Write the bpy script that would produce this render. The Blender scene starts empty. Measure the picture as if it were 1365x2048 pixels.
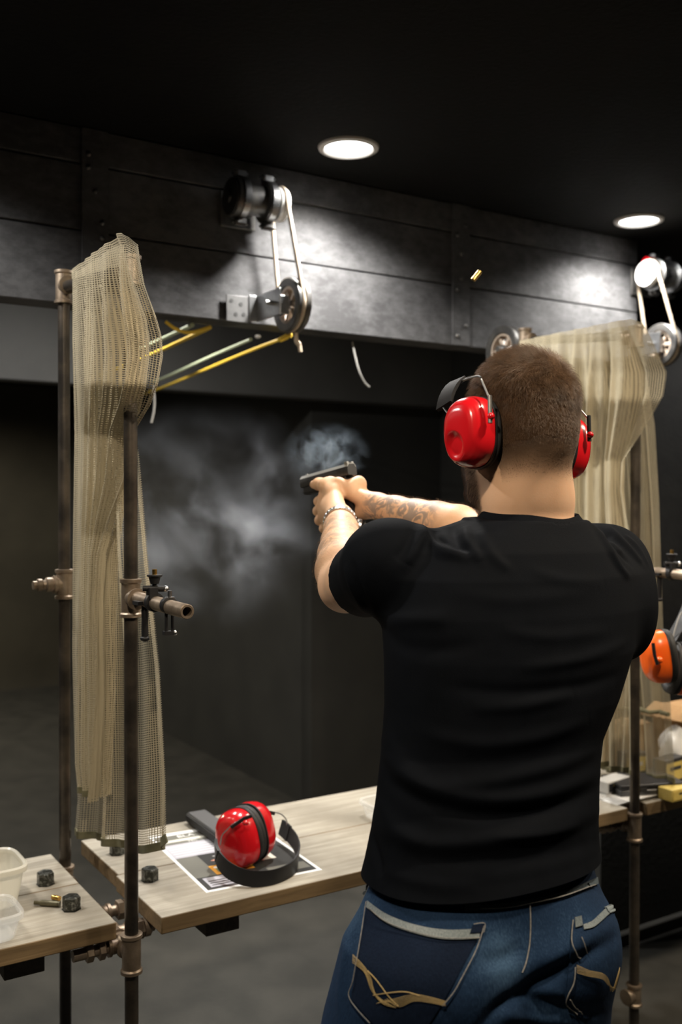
import bpy, bmesh, math, random
import numpy as np
from mathutils import Vector, Matrix
from mathutils.bvhtree import BVHTree
R = math.radians
rnd = random.Random(7)
C = bpy.context.scene.collection
F = 1990.6                       # 35 mm lens on a 24 mm wide sensor, in pixels of a 1365 wide frame
PITCH = 0.00854
CAMH = 1.55
TH = R(32.2)                     # the lanes run 32 degrees to the left of the view
U = Vector((math.cos(TH), math.sin(TH), 0.0))
V = Vector((-math.sin(TH), math.cos(TH), 0.0))
UP = Vector((0, 0, 1))
FRONT = 1.869                    # lane coordinate of the front posts

def W(px, py, Z):
    xc = (px - 682.5) / F; yc = -(py - 1024) / F
    d = Vector((xc, math.cos(PITCH) + yc * math.sin(PITCH), -math.sin(PITCH) + yc * math.cos(PITCH)))
    return d * (Z / d.y) + Vector((0, 0, CAMH))
def ray(px, py):
    d = W(px, py, 1.0) - Vector((0, 0, CAMH)); d.normalize(); return d
def L(u, v, z): return U * u + V * v + UP * z
def onz(px, py, z):
    a = W(px, py, 1.0); d = a - Vector((0, 0, CAMH)); t = (z - CAMH) / d.z
    return Vector((0, 0, CAMH)) + d * t

# ---------------------------------------------------------------- mesh builder
class MB:
    def __init__(s): s.v = []; s.f = []; s.mi = []; s.uv = None
    def add(s, vs, fs, mi=0):
        o = len(s.v); s.v += [Vector(p) for p in vs]; s.f += [tuple(i + o for i in f) for f in fs]; s.mi += [mi] * len(fs); return s
    def box(s, c, size, ax=None, mi=0):
        c = Vector(c); X, Y, Z = ax if ax else (Vector((1, 0, 0)), Vector((0, 1, 0)), UP)
        a, b, d = [q / 2 for q in size]
        vs = [c + X * i * a + Y * j * b + Z * k * d for i in (-1, 1) for j in (-1, 1) for k in (-1, 1)]
        return s.add(vs, [(0, 1, 3, 2), (4, 6, 7, 5), (0, 4, 5, 1), (2, 3, 7, 6), (0, 2, 6, 4), (1, 5, 7, 3)], mi)
    def rings(s, rings, close0=True, close1=True, mi=0, loop=False):
        n = len(rings[0]); vs = [p for r in rings for p in r]; fs = []
        m = len(rings)
        for i in range(m if loop else m - 1):
            j = (i + 1) % m
            for k in range(n):
                fs.append((i * n + k, i * n + (k + 1) % n, j * n + (k + 1) % n, j * n + k))
        if not loop:
            if close0: fs.append(tuple(range(n))[::-1])
            if close1: fs.append(tuple((m - 1) * n + k for k in range(n)))
        return s.add(vs, fs, mi)
    def lathe(s, p, ax, prof, n=24, close0=True, close1=True, mi=0):
        p = Vector(p); ax = Vector(ax).normalized(); e1, e2 = perp(ax)
        return s.rings([[p + ax * h + (e1 * math.cos(t) + e2 * math.sin(t)) * max(r, 1e-5) for t in [2 * math.pi * k / n for k in range(n)]] for r, h in prof], close0, close1, mi)
    def cyl(s, a, b, r, r2=None, n=24, mi=0):
        a = Vector(a); b = Vector(b); d = b - a
        return s.lathe(a, d, [(r, 0), (r2 if r2 is not None else r, d.length)], n, mi=mi)
    def pipe(s, a, b, r, ri, n=24, mi=0):
        a = Vector(a); b = Vector(b); d = b - a; l = d.length
        return s.lathe(a, d, [(ri, l * .5), (ri, l), (r - .0012, l), (r, l - .0012), (r, 0)], n, True, True, mi)
    def tube(s, pts, r, n=8, closed=False, mi=0):
        pts = [Vector(p) for p in pts]; m = len(pts); rs = r if isinstance(r, (list, tuple)) else [r] * m
        tan = [((pts[(i + 1) % m] - pts[i - 1]) if (closed or 0 < i < m - 1) else (pts[1] - pts[0] if i == 0 else pts[-1] - pts[-2])).normalized() for i in range(m)]
        e, _ = perp(tan[0]); out = []
        for i in range(m):
            e = e - tan[i] * e.dot(tan[i])
            if e.length < 1e-6: e, _ = perp(tan[i])
            e.normalize(); b = tan[i].cross(e)
            out.append([pts[i] + (e * math.cos(q) + b * math.sin(q)) * rs[i] for q in [2 * math.pi * k / n for k in range(n)]])
        return s.rings(out, mi=mi, loop=closed)
    def ribbon(s, pts, ups, w, h, closed=False, mi=0):
        pts = [Vector(p) for p in pts]; m = len(pts)
        if not isinstance(ups, (list, tuple)): ups = [ups] * m
        ws = w if isinstance(w, (list, tuple)) else [w] * m
        out = []
        for i in range(m):
            t = ((pts[(i + 1) % m] - pts[i - 1]) if (closed or 0 < i < m - 1) else (pts[1] - pts[0] if i == 0 else pts[-1] - pts[-2])).normalized()
            u = Vector(ups[i]); u = (u - t * u.dot(t)).normalized(); o = t.cross(u)
            W2, H2 = ws[i] / 2, h / 2
            out.append([pts[i] + u * a * W2 + o * b * H2 for a, b in ((-1, -1), (-.8, -1), (.8, -1), (1, -1), (1, 1), (.8, 1), (-.8, 1), (-1, 1))])
        return s.rings(out, mi=mi, loop=closed)
    def prism(s, poly, vec, mi=0):
        poly = [Vector(p) for p in poly]; n = len(poly); vec = Vector(vec)
        return s.add(poly + [p + vec for p in poly], [tuple(range(n))[::-1], tuple(range(n, 2 * n))] + [(k, (k + 1) % n, n + (k + 1) % n, n + k) for k in range(n)], mi)
    def ellipsoid(s, c, r, ax=None, n=20, m=12, mi=0):
        c = Vector(c); X, Y, Z = ax if ax else (Vector((1, 0, 0)), Vector((0, 1, 0)), UP)
        if not isinstance(r, (list, tuple)): r = (r, r, r)
        out = []
        for i in range(m + 1):
            a = -math.pi / 2 + math.pi * i / m; ca = max(math.cos(a), 1e-4)
            out.append([c + X * r[0] * ca * math.cos(t) + Y * r[1] * ca * math.sin(t) + Z * r[2] * math.sin(a) for t in [2 * math.pi * k / n for k in range(n)]])
        return s.rings(out, mi=mi)
    def hexnut(s, a, b, r, mi=0):
        a = Vector(a); b = Vector(b); d = b - a; l = d.length
        return s.lathe(a, d, [(r * .9, 0), (r, .06 * r), (r, l - .12 * r), (r * .88, l)], 6, mi=mi)
    def sheet(s, P, thick=0.0, uvs=None, mi=0):
        """P: rows of points. A surface, or a closed slab of the given thickness."""
        nu = len(P); nv = len(P[0])
        if thick == 0:
            return s.add([p for r in P for p in r], [(i * nv + j, i * nv + j + 1, (i + 1) * nv + j + 1, (i + 1) * nv + j) for i in range(nu - 1) for j in range(nv - 1)], mi)
        N = [[None] * nv for _ in range(nu)]
        for i in range(nu):
            for j in range(nv):
                a = P[min(i + 1, nu - 1)][j] - P[max(i - 1, 0)][j]; b = P[i][min(j + 1, nv - 1)] - P[i][max(j - 1, 0)]
                q = a.cross(b); N[i][j] = q.normalized() if q.length > 1e-12 else UP
        Q = [[P[i][j] + N[i][j] * thick for j in range(nv)] for i in range(nu)]
        o = nu * nv; fs = []
        for i in range(nu - 1):
            for j in range(nv - 1):
                q = (i * nv + j, i * nv + j + 1, (i + 1) * nv + j + 1, (i + 1) * nv + j)
                fs.append(q[::-1]); fs.append(tuple(k + o for k in q))
        edge = [(0, j, 0, j + 1) for j in range(nv - 1)] + [(i, nv - 1, i + 1, nv - 1) for i in range(nu - 1)] + [(nu - 1, j + 1, nu - 1, j) for j in range(nv - 1)] + [(i + 1, 0, i, 0) for i in range(nu - 1)]
        for a, b, c, d in edge:
            p, q = a * nv + b, c * nv + d; fs.append((p, q, q + o, p + o))
        return s.add([p for r in P for p in r] + [p for r in Q for p in r], fs, mi)

def perp(a):
    a = Vector(a).normalized(); t = UP if abs(a.z) < .9 else Vector((1, 0, 0))
    e1 = t.cross(a).normalized(); return e1, a.cross(e1)
def crom(pts, n=8, closed=False):
    pts = [Vector(p) for p in pts]; m = len(pts); out = []
    for i in range(m if closed else m - 1):
        g = (lambda k: pts[k % m]) if closed else (lambda k: pts[min(max(k, 0), m - 1)])
        a, b, c, d = g(i - 1), g(i), g(i + 1), g(i + 2)
        for k in range(n):
            t = k / n
            out.append(.5 * ((2 * b) + (c - a) * t + (2 * a - 5 * b + 4 * c - d) * t * t + (3 * b - a - 3 * c + d) * t ** 3))
    if not closed: out.append(pts[-1])
    return out

# ---------------------------------------------------------------- objects
MX = {}                                       # world matrix of every thing's frame
def put(o, label=None, cat=None, group=None, kind=None):
    if label: o['label'] = label
    if cat: o['category'] = cat
    if group: o['group'] = group
    if kind: o['kind'] = kind
    return o
def thing(name, label, cat, loc=(0, 0, 0), rz=0.0, group=None):
    o = bpy.data.objects.new(name, None); C.objects.link(o); o.empty_display_size = .05
    o.location = loc; o.rotation_euler = (0, 0, rz)
    MX[o] = Matrix.Translation(Vector(loc)) @ Matrix.Rotation(rz, 4, 'Z')
    return put(o, label, cat, group)
def mesh_of(name, verts, faces, mi=None, sharp=35):
    me = bpy.data.meshes.new(name); me.from_pydata([tuple(v) for v in verts], [], faces); me.validate()
    if mi is not None and len(mi) == len(me.polygons): me.polygons.foreach_set('material_index', mi)
    me.polygons.foreach_set('use_smooth', [True] * len(me.polygons))
    if sharp: me.set_sharp_from_angle(angle=R(sharp))
    me.update(); return me
def obj(name, mb, mats, parent=None, local=False, bevel=0, at=None, sharp=35):
    """One mesh object. Vertices are in world space unless local; they are stored in the frame of the parent thing (or of `at`)."""
    M = MX[parent] if parent is not None else (Matrix.Translation(Vector(at)) if at is not None else Matrix.Identity(4))
    vs = mb.v if local else [M.inverted() @ p for p in mb.v]
    me = mesh_of(name, vs, mb.f, mb.mi, sharp)
    if mb.uv is not None:
        lay = me.uv_layers.new(name='UVMap'); idx = np.empty(len(me.loops), np.int32); me.loops.foreach_get('vertex_index', idx)
        lay.data.foreach_set('uv', np.asarray(mb.uv, np.float32)[idx].ravel())
    for m in (mats if isinstance(mats, (list, tuple)) else [mats]): me.materials.append(m)
    o = bpy.data.objects.new(name, me); C.objects.link(o); MX[o] = M
    if parent is not None: o.parent = parent
    elif at is not None: o.location = at
    fixn(me)
    if bevel:
        b = o.modifiers.new('edge', 'BEVEL'); b.width = bevel; b.segments = 2; b.limit_method = 'ANGLE'; b.angle_limit = R(40)
    return o
def fixn(me):
    bm = bmesh.new(); bm.from_mesh(me); bmesh.ops.recalc_face_normals(bm, faces=bm.faces); bm.to_mesh(me); bm.free()
def dup(root, loc, label, rz=None, scale=None):
    r = root.copy(); C.objects.link(r); r.location = loc; r['label'] = label
    if rz is not None: r.rotation_euler = (0, 0, rz)
    if scale: r.scale = scale
    for ch in list(root.children):
        c = ch.copy(); C.objects.link(c); c.parent = r
        for g in list(ch.children):
            d = g.copy(); C.objects.link(d); d.parent = c
    return r

# ---------------------------------------------------------------- materials
def nodes(name):
    m = bpy.data.materials.new(name); m.use_nodes = True; nt = m.node_tree; b = nt.nodes['Principled BSDF']; return m, nt, b
def nn(nt, t, **k):
    n = nt.nodes.new(t)
    for a, v in k.items():
        if a.startswith('i_'): n.inputs[a[2:].replace('_', ' ')].default_value = v
        else: setattr(n, a, v)
    return n
def col(c): return (c[0], c[1], c[2], 1)
def pbr(name, c, rough=.5, metal=0.0, c2=None, scale=30, bump=0.0, bscale=None, stretch=(1, 1, 1), rvar=.1, detail=5, contrast=(.35, .65), **kw):
    m, nt, b = nodes(name); b.inputs['Roughness'].default_value = rough; b.inputs['Metallic'].default_value = metal
    b.inputs['Base Color'].default_value = col(c)
    tc = nn(nt, 'ShaderNodeTexCoord'); mp = nn(nt, 'ShaderNodeMapping'); mp.inputs['Scale'].default_value = stretch
    nt.links.new(tc.outputs['Object'], mp.inputs['Vector'])
    if c2 is not None:
        n = nn(nt, 'ShaderNodeTexNoise'); n.inputs['Scale'].default_value = scale; n.inputs['Detail'].default_value = detail; n.inputs['Roughness'].default_value = .62
        nt.links.new(mp.outputs[0], n.inputs['Vector'])
        r = nn(nt, 'ShaderNodeMapRange'); r.inputs['From Min'].default_value = contrast[0]; r.inputs['From Max'].default_value = contrast[1]
        nt.links.new(n.outputs['Fac'], r.inputs['Value'])
        x = nn(nt, 'ShaderNodeMix', data_type='RGBA'); x.inputs['A'].default_value = col(c); x.inputs['B'].default_value = col(c2)
        nt.links.new(r.outputs[0], x.inputs['Factor']); nt.links.new(x.outputs['Result'], b.inputs['Base Color'])
        rr = nn(nt, 'ShaderNodeMapRange'); rr.inputs['To Min'].default_value = max(rough - rvar, .03); rr.inputs['To Max'].default_value = min(rough + rvar, 1)
        nt.links.new(n.outputs['Fac'], rr.inputs['Value']); nt.links.new(rr.outputs[0], b.inputs['Roughness'])
    if bump:
        n2 = nn(nt, 'ShaderNodeTexNoise'); n2.inputs['Scale'].default_value = bscale or scale * 4; n2.inputs['Detail'].default_value = 4
        nt.links.new(mp.outputs[0], n2.inputs['Vector'])
        bp = nn(nt, 'ShaderNodeBump'); bp.inputs['Strength'].default_value = 1.0; bp.inputs['Distance'].default_value = bump
        nt.links.new(n2.outputs['Fac'], bp.inputs['Height']); nt.links.new(bp.outputs[0], b.inputs['Normal'])
    for k, v in kw.items(): b.inputs[k.replace('_', ' ')].default_value = v
    return m
M = {}
M['black_iron'] = pbr('black_iron', (.040, .035, .030), .36, .6, (.13, .105, .08), 9, .0004, 60, contrast=(.42, .75))
M['fitting'] = pbr('fitting_iron', (.19, .145, .105), .42, .7, (.34, .27, .2), 22, .0006, 90)
M['steel'] = pbr('zinc_steel', (.55, .56, .57), .3, 1.0, (.4, .41, .42), 25)
M['dark_steel'] = pbr('dark_steel', (.10, .10, .10), .38, .7, (.18, .175, .165), 30)
M['black_plastic'] = pbr('black_plastic', (.010, .010, .011), .5, Specular_IOR_Level=.3)
M['black_rubber'] = pbr('black_rubber', (.014, .014, .014), .6)
M['wood'] = None
M['red'] = pbr('red_shell', (.52, .007, .012), .22, 0, Coat_Weight=.35, Coat_Roughness=.08)
M['orange'] = pbr('orange_shell', (.92, .13, .012), .28)
M['rope'] = pbr('rope_fibre', (.62, .52, .40), .8, 0, (.42, .34, .25), 300, .0012, 420)
M['white_rope'] = pbr('white_rope_fibre', (.75, .78, .74), .8, 0, (.55, .58, .55), 300, .0012, 420)
M['yellow_cord'] = pbr('yellow_cord', (.85, .58, .06), .5)
M['pale_cord'] = pbr('pale_green_cord', (.55, .62, .42), .5)
M['brass'] = pbr('brass', (.72, .46, .13), .28, 1.0, (.5, .3, .08), 80)
M['dull_case'] = pbr('lacquered_steel', (.16, .145, .09), .4, .6, (.11, .10, .065), 80)
M['paint_black'] = pbr('ceiling_black', (.0045, .0045, .0045), .85, 0, (.008, .008, .0075), 14, .002, 60, Specular_IOR_Level=.15)
M['wall_dark'] = pbr('wall_dark', (.021, .021, .019), .9, 0, (.032, .032, .028), 2.5, .001, 60)
M['wall_far'] = pbr('wall_far', (.055, .050, .038), .9, 0, (.085, .077, .058), 1.5, .001, 60)
M['floor_grey'] = pbr('rubber_floor', (.028, .0275, .023), .85, 0, (.048, .046, .039), 6, .0015, 160)
M['white_plastic'] = pbr('white_plastic', (.8, .8, .78), .4)
M['grey_wire'] = pbr('grey_wire', (.22, .215, .2), .5)

def wood(name, c1, c2, c3):
    m, nt, b = nodes(name); b.inputs['Roughness'].default_value = .68
    tc = nn(nt, 'ShaderNodeTexCoord'); mp = nn(nt, 'ShaderNodeMapping'); mp.inputs['Scale'].default_value = (1.6, 26, 26)
    nt.links.new(tc.outputs['Object'], mp.inputs['Vector'])
    a = nn(nt, 'ShaderNodeTexNoise'); a.inputs['Scale'].default_value = 2.2; a.inputs['Detail'].default_value = 8; a.inputs['Roughness'].default_value = .65; a.inputs['Distortion'].default_value = .6
    nt.links.new(mp.outputs[0], a.inputs['Vector'])
    cr = nn(nt, 'ShaderNodeValToRGB'); e = cr.color_ramp.elements
    e[0].position = .3; e[0].color = col(c2); e[1].position = .62; e[1].color = col(c1)
    nt.links.new(a.outputs['Fac'], cr.inputs['Fac'])
    s = nn(nt, 'ShaderNodeTexNoise'); s.inputs['Scale'].default_value = 5; s.inputs['Detail'].default_value = 6
    nt.links.new(tc.outputs['Object'], s.inputs['Vector'])
    r = nn(nt, 'ShaderNodeMapRange'); r.inputs['From Min'].default_value = .48; r.inputs['From Max'].default_value = .72
    nt.links.new(s.outputs['Fac'], r.inputs['Value'])
    x = nn(nt, 'ShaderNodeMix', data_type='RGBA'); x.inputs['B'].default_value = col(c3)
    nt.links.new(r.outputs[0], x.inputs['Factor']); nt.links.new(cr.outputs['Color'], x.inputs['A'])
    # sawn edges stay raw and browner than the worn top face
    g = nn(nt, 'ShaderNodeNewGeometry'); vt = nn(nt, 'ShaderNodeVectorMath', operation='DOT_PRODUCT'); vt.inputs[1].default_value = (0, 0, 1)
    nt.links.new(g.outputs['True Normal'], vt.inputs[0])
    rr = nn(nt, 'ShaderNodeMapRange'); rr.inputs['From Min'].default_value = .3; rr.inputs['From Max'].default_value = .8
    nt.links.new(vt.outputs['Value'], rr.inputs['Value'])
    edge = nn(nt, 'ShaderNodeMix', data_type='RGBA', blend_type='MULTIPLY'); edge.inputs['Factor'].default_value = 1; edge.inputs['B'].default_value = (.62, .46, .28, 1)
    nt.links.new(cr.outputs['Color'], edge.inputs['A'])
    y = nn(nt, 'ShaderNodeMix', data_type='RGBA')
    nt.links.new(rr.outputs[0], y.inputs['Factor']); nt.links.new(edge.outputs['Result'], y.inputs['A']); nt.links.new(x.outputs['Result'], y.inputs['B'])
    nt.links.new(y.outputs['Result'], b.inputs['Base Color'])
    bp = nn(nt, 'ShaderNodeBump'); bp.inputs['Distance'].default_value = .0008; nt.links.new(a.outputs['Fac'], bp.inputs['Height']); nt.links.new(bp.outputs[0], b.inputs['Normal'])
    return m
M['wood'] = wood('worn_board', (.36, .33, .27), (.20, .178, .138), (.20, .178, .14))
M['wood_dark'] = pbr('dark_batten', (.05, .04, .03), .7, 0, (.09, .07, .05), 8, .0006, 60, stretch=(12, 1, 12))

def plank_paint():
    m, nt, b = nodes('black_plank_paint'); b.inputs['Roughness'].default_value = .8; b.inputs['Specular IOR Level'].default_value = .25
    tc = nn(nt, 'ShaderNodeTexCoord'); mp = nn(nt, 'ShaderNodeMapping'); mp.inputs['Scale'].default_value = (2, 14, 14)
    nt.links.new(tc.outputs['Object'], mp.inputs['Vector'])
    a = nn(nt, 'ShaderNodeTexNoise'); a.inputs['Scale'].default_value = 3; a.inputs['Detail'].default_value = 9; a.inputs['Roughness'].default_value = .7
    nt.links.new(mp.outputs[0], a.inputs['Vector'])
    s = nn(nt, 'ShaderNodeTexNoise'); s.inputs['Scale'].default_value = 4; s.inputs['Detail'].default_value = 7
    nt.links.new(tc.outputs['Object'], s.inputs['Vector'])
    ad = nn(nt, 'ShaderNodeMath', operation='ADD'); nt.links.new(a.outputs['Fac'], ad.inputs[0]); nt.links.new(s.outputs['Fac'], ad.inputs[1])
    r = nn(nt, 'ShaderNodeMapRange'); r.inputs['From Min'].default_value = .8; r.inputs['From Max'].default_value = 1.2
    nt.links.new(ad.outputs[0], r.inputs['Value'])
    x = nn(nt, 'ShaderNodeMix', data_type='RGBA'); x.inputs['A'].default_value = (.050, .050, .0515, 1); x.inputs['B'].default_value = (.110, .110, .113, 1)
    nt.links.new(r.outputs[0], x.inputs['Factor']); nt.links.new(x.outputs['Result'], b.inputs['Base Color'])
    bp = nn(nt, 'ShaderNodeBump'); bp.inputs['Distance'].default_value = .0015; nt.links.new(a.outputs['Fac'], bp.inputs['Height']); nt.links.new(bp.outputs[0], b.inputs['Normal'])
    return m
M['plank'] = plank_paint()

def net_mat(name, c, c2, cell=.0050):
    m, nt, b = nodes(name); b.inputs['Roughness'].default_value = .85
    out = nt.nodes['Material Output']
    uv = nn(nt, 'ShaderNodeUVMap'); sp = nn(nt, 'ShaderNodeSeparateXYZ'); nt.links.new(uv.outputs[0], sp.inputs[0])
    du = nn(nt, 'ShaderNodeAttribute', attribute_name='duty')
    th = []
    for ax in ('X', 'Y'):
        k = nn(nt, 'ShaderNodeMath', operation='DIVIDE'); k.inputs[1].default_value = cell; nt.links.new(sp.outputs[ax], k.inputs[0])
        f = nn(nt, 'ShaderNodeMath', operation='FRACT'); nt.links.new(k.outputs[0], f.inputs[0])
        l = nn(nt, 'ShaderNodeMath', operation='LESS_THAN'); nt.links.new(f.outputs[0], l.inputs[0]); nt.links.new(du.outputs['Fac'], l.inputs[1]); th.append(l)
    mx = nn(nt, 'ShaderNodeMath', operation='MAXIMUM'); nt.links.new(th[0].outputs[0], mx.inputs[0]); nt.links.new(th[1].outputs[0], mx.inputs[1])
    tc = nn(nt, 'ShaderNodeTexCoord'); n = nn(nt, 'ShaderNodeTexNoise'); n.inputs['Scale'].default_value = 9; nt.links.new(tc.outputs['Object'], n.inputs['Vector'])
    x = nn(nt, 'ShaderNodeMix', data_type='RGBA'); x.inputs['A'].default_value = col(c); x.inputs['B'].default_value = col(c2)
    nt.links.new(n.outputs['Fac'], x.inputs['Factor']); nt.links.new(x.outputs['Result'], b.inputs['Base Color'])
    t = nn(nt, 'ShaderNodeBsdfTransparent'); mix = nn(nt, 'ShaderNodeMixShader')
    nt.links.new(mx.outputs[0], mix.inputs[0]); nt.links.new(t.outputs[0], mix.inputs[1]); nt.links.new(b.outputs[0], mix.inputs[2])
    nt.links.new(mix.outputs[0], out.inputs['Surface'])
    return m
M['net'] = net_mat('olive_net', (.44, .385, .265), (.34, .295, .195))
M['net_hem'] = pbr('net_hem', (.10, .095, .05), .9, 0, (.16, .145, .08), 40)

def clear_plastic(name, tint, alpha):
    m, nt, b = nodes(name); out = nt.nodes['Material Output']
    b.inputs['Base Color'].default_value = col(tint); b.inputs['Roughness'].default_value = .25
    tr = nn(nt, 'ShaderNodeBsdfTranslucent'); tr.inputs['Color'].default_value = col(tint)
    mm = nn(nt, 'ShaderNodeMixShader'); mm.inputs[0].default_value = .35; nt.links.new(b.outputs[0], mm.inputs[1]); nt.links.new(tr.outputs[0], mm.inputs[2])
    t = nn(nt, 'ShaderNodeBsdfTransparent'); mx = nn(nt, 'ShaderNodeMixShader'); mx.inputs[0].default_value = alpha
    nt.links.new(t.outputs[0], mx.inputs[1]); nt.links.new(mm.outputs[0], mx.inputs[2]); nt.links.new(mx.outputs[0], out.inputs['Surface'])
    return m
M['clear'] = clear_plastic('clear_plastic', (.85, .86, .84), .3)
M['milky'] = clear_plastic('milky_plastic', (.84, .82, .74), .74)
# ---------------------------------------------------------------- the setting
CEIL = 2.536
def struct(name, mb, mats, label, bevel=0, at=None):
    return put(obj(name, mb, mats, None, bevel=bevel, at=at), label, 'structure', kind='structure')
q = (U, V, UP)
struct('floor', MB().box(L(1.2, 3.6, -.05), (9, 10.4, .1), q), M['floor_grey'], 'dark grey rubber floor of the shooting range')
struct('ceiling', MB().box(L(1.2, 3.6, CEIL + .05), (9, 10.4, .1), q), M['paint_black'], 'flat black painted ceiling with recessed lamps')
struct('wall_back', MB().box(L(.6, 8.52, 1.268), (7, .1, 2.536), q), M['wall_far'], 'dark brownish wall at the far end of the range')
struct('wall_right', MB().box(L(2.62, 6.42, 1.268), (.1, 4.1, 2.536), q), M['wall_dark'], 'dark partition wall running down the right of the lane')
struct('wall_end', MB().box(L(3.0, 4.415, 1.268), (.86, .1, 2.536), q), M['wall_dark'], 'dark wall closing the gap right of the lane, under the far beam')
struct('wall_side', MB().box(L(3.45, 3.75, 1.268), (.1, 1.4, 2.536), q), M['wall_dark'], 'dark wall behind the person, between the two beams')
struct('wall_left', MB().box(L(-1.75, 5.5, 1.268), (.1, 6, 2.536), q), M['wall_dark'], 'dark side wall down the left of the lane')
struct('wall_front', MB().box(L(4.2, 3.0, 1.268), (2.2, .1, 2.536), q), M['paint_black'], 'black wall behind the right-hand shooting bay')
struct('trim_1', MB().box(L(3.4, 2.45, .34), (1.6, .03, .68), q), M['wall_dark'], 'dark kick panel below the right bench')
struct('baseboard_right', MB().box(L(3.4, 2.42, .02), (1.6, .03, .04), q), M['floor_grey'], 'pale strip along the foot of the kick panel')

# front beam: three courses of painted planks with steel straps
BV = 2.57; BB = 2.067; u0, u1 = -1.5, 2.935
mb = MB()
joints = [u0, -.379, .851, 2.083, u1]
zc = [BB, 2.265, 2.44, CEIL - .001]
for a, b in zip(joints[:-1], joints[1:]):
    for k in range(3):
        lo, hi = zc[k] + .0018, zc[k + 1] - .0018
        off = rnd.uniform(0, .004)
        mb.box(L((a + b) / 2, BV + .045 + off, (lo + hi) / 2), (b - a - .004, .09, hi - lo), q)
mb.box(L((u0 + u1) / 2, BV + .075, (BB + CEIL) / 2), (u1 - u0, .06, CEIL - BB - .02), q)
beam = struct('trim_2', mb, M['plank'], 'black plank beam across the lane, its planks held by steel straps', bevel=.003, at=L(0, BV, BB))
MX[beam] = Matrix.Translation(L(0, BV, BB))
for ju in joints[1:-1]:
    s = MB().box(L(ju, BV - .0035, (BB + CEIL) / 2), (.072, .005, CEIL - BB - .006), q)
    so = obj('steel_strap', s, M['plank'], beam, bevel=.001); so['kind'] = 'structure'
    r = MB()
    for z in (2.10, 2.135, 2.25, 2.29, 2.37, 2.43, 2.465):
        r.ellipsoid(L(ju + rnd.choice((-.018, 0, .018)), BV - .006, z), .007, None, 10, 6)
    obj('rivet', r, M['dark_steel'], beam)
mb = MB().box(L(.975, 4.31, 2.302), (4.85, .1, .468), q)
struct('trim_3', mb, pbr('far_beam_paint', (.07, .07, .068), .7, 0, (.095, .095, .09), 2), 'second black beam further down the lane', bevel=.004)

# ---------------------------------------------------------------- ceiling lamps
def emit(name, c, s):
    m, nt, b = nodes(name); b.inputs['Emission Color'].default_value = col(c); b.inputs['Emission Strength'].default_value = s; return m
M['lens'] = emit('lit_lens', (1, .98, .96), 9)
M['trim'] = pbr('lamp_trim', (.62, .6, .56), .5)
LAMPS = [W(697.5, 297, 2.762), W(1278.5, 441, 3.47)]
labs = ['lit round recessed lamp in the ceiling above the roller and rope', 'lit round recessed lamp in the ceiling near the right-hand end of the beam']
for i, p in enumerate(LAMPS):
    p.z = CEIL
    if i == 0:
        lamp0 = t = thing('recessed_lamp', labs[0], 'ceiling lamp', p, 0, 'recessed ceiling lamps')
        obj('trim_ring', MB().lathe((0, 0, 0), (0, 0, -1), [(.066, -.03), (.066, .004), (.070, .009), (.083, .006), (.085, 0), (.085, -.002)], 40, False, False), M['trim'], t, local=True)
        obj('lens', MB().lathe((0, 0, -.002), (0, 0, 1), [(.065, 0), (.065, .004)], 40), M['lens'], t, local=True)
    else: dup(lamp0, p, labs[1])
def downlight(p, power, c=(1, .96, .91), spread=150, size=.128, blend=.4):
    if spread > 170: l = bpy.data.lights.new('lamp_light', 'AREA'); l.shape = 'DISK'; l.size = size; l.energy = power; l.spread = R(spread)
    else: l = bpy.data.lights.new('lamp_light', 'SPOT'); l.spot_size = R(spread); l.spot_blend = blend; l.shadow_soft_size = .055; l.energy = power * 4
    l.color = c; o = bpy.data.objects.new('lamp_light', l); C.objects.link(o); o.location = p; return o
KEY = 23.0
for p, k in zip(LAMPS, (1.8, 1.25)): downlight(p - UP * .012, KEY * k, spread=142, blend=.8)
sp = LAMPS[1] - LAMPS[0]
downlight(LAMPS[0] - sp * 1.15 - UP * .012, KEY * .75)            # the same row of lamps goes on to both sides, out of the frame
downlight(LAMPS[1] + sp - UP * .012, KEY)
row = -V * 1.62
for k in (-1, 0, 1, 2): downlight(LAMPS[0] + row + sp * (k - .15) - UP * .012, KEY * 1.1, (1, .84, .64), 162)   # the row over the shooters; its rightmost lamp is added to brighten the right bench
for u in (-.2, 1.1): downlight(L(u, 3.3, CEIL - .012), 21, spread=179)
downlight(L(.3, 6.9, CEIL - .012), 60, (1, .9, .72), 170)  # added light without a fixture, lifts the far wall and floor

w = bpy.data.worlds.new('World'); bpy.context.scene.world = w; w.use_nodes = True
w.node_tree.nodes['Background'].inputs[0].default_value = (.9, .95, 1, 1); w.node_tree.nodes['Background'].inputs[1].default_value = .006

# ---------------------------------------------------------------- camera
cd = bpy.data.cameras.new('camera'); cam = bpy.data.objects.new('camera', cd); C.objects.link(cam)
cd.lens = 35; cd.sensor_fit = 'HORIZONTAL'; cd.sensor_width = 24; cd.clip_start = .05
cam.location = (0, 0, CAMH); cam.rotation_euler = (math.pi / 2 - PITCH, 0, 0)
cd.dof.use_dof = True; cd.dof.focus_distance = 1.68; cd.dof.aperture_fstop = 3.4
sc = bpy.context.scene; sc.camera = cam
sc.view_settings.view_transform = 'Standard'; sc.view_settings.look = 'None'; sc.view_settings.exposure = 0.0; sc.view_settings.gamma = 1; sc.view_settings.use_curve_mapping = False
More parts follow.
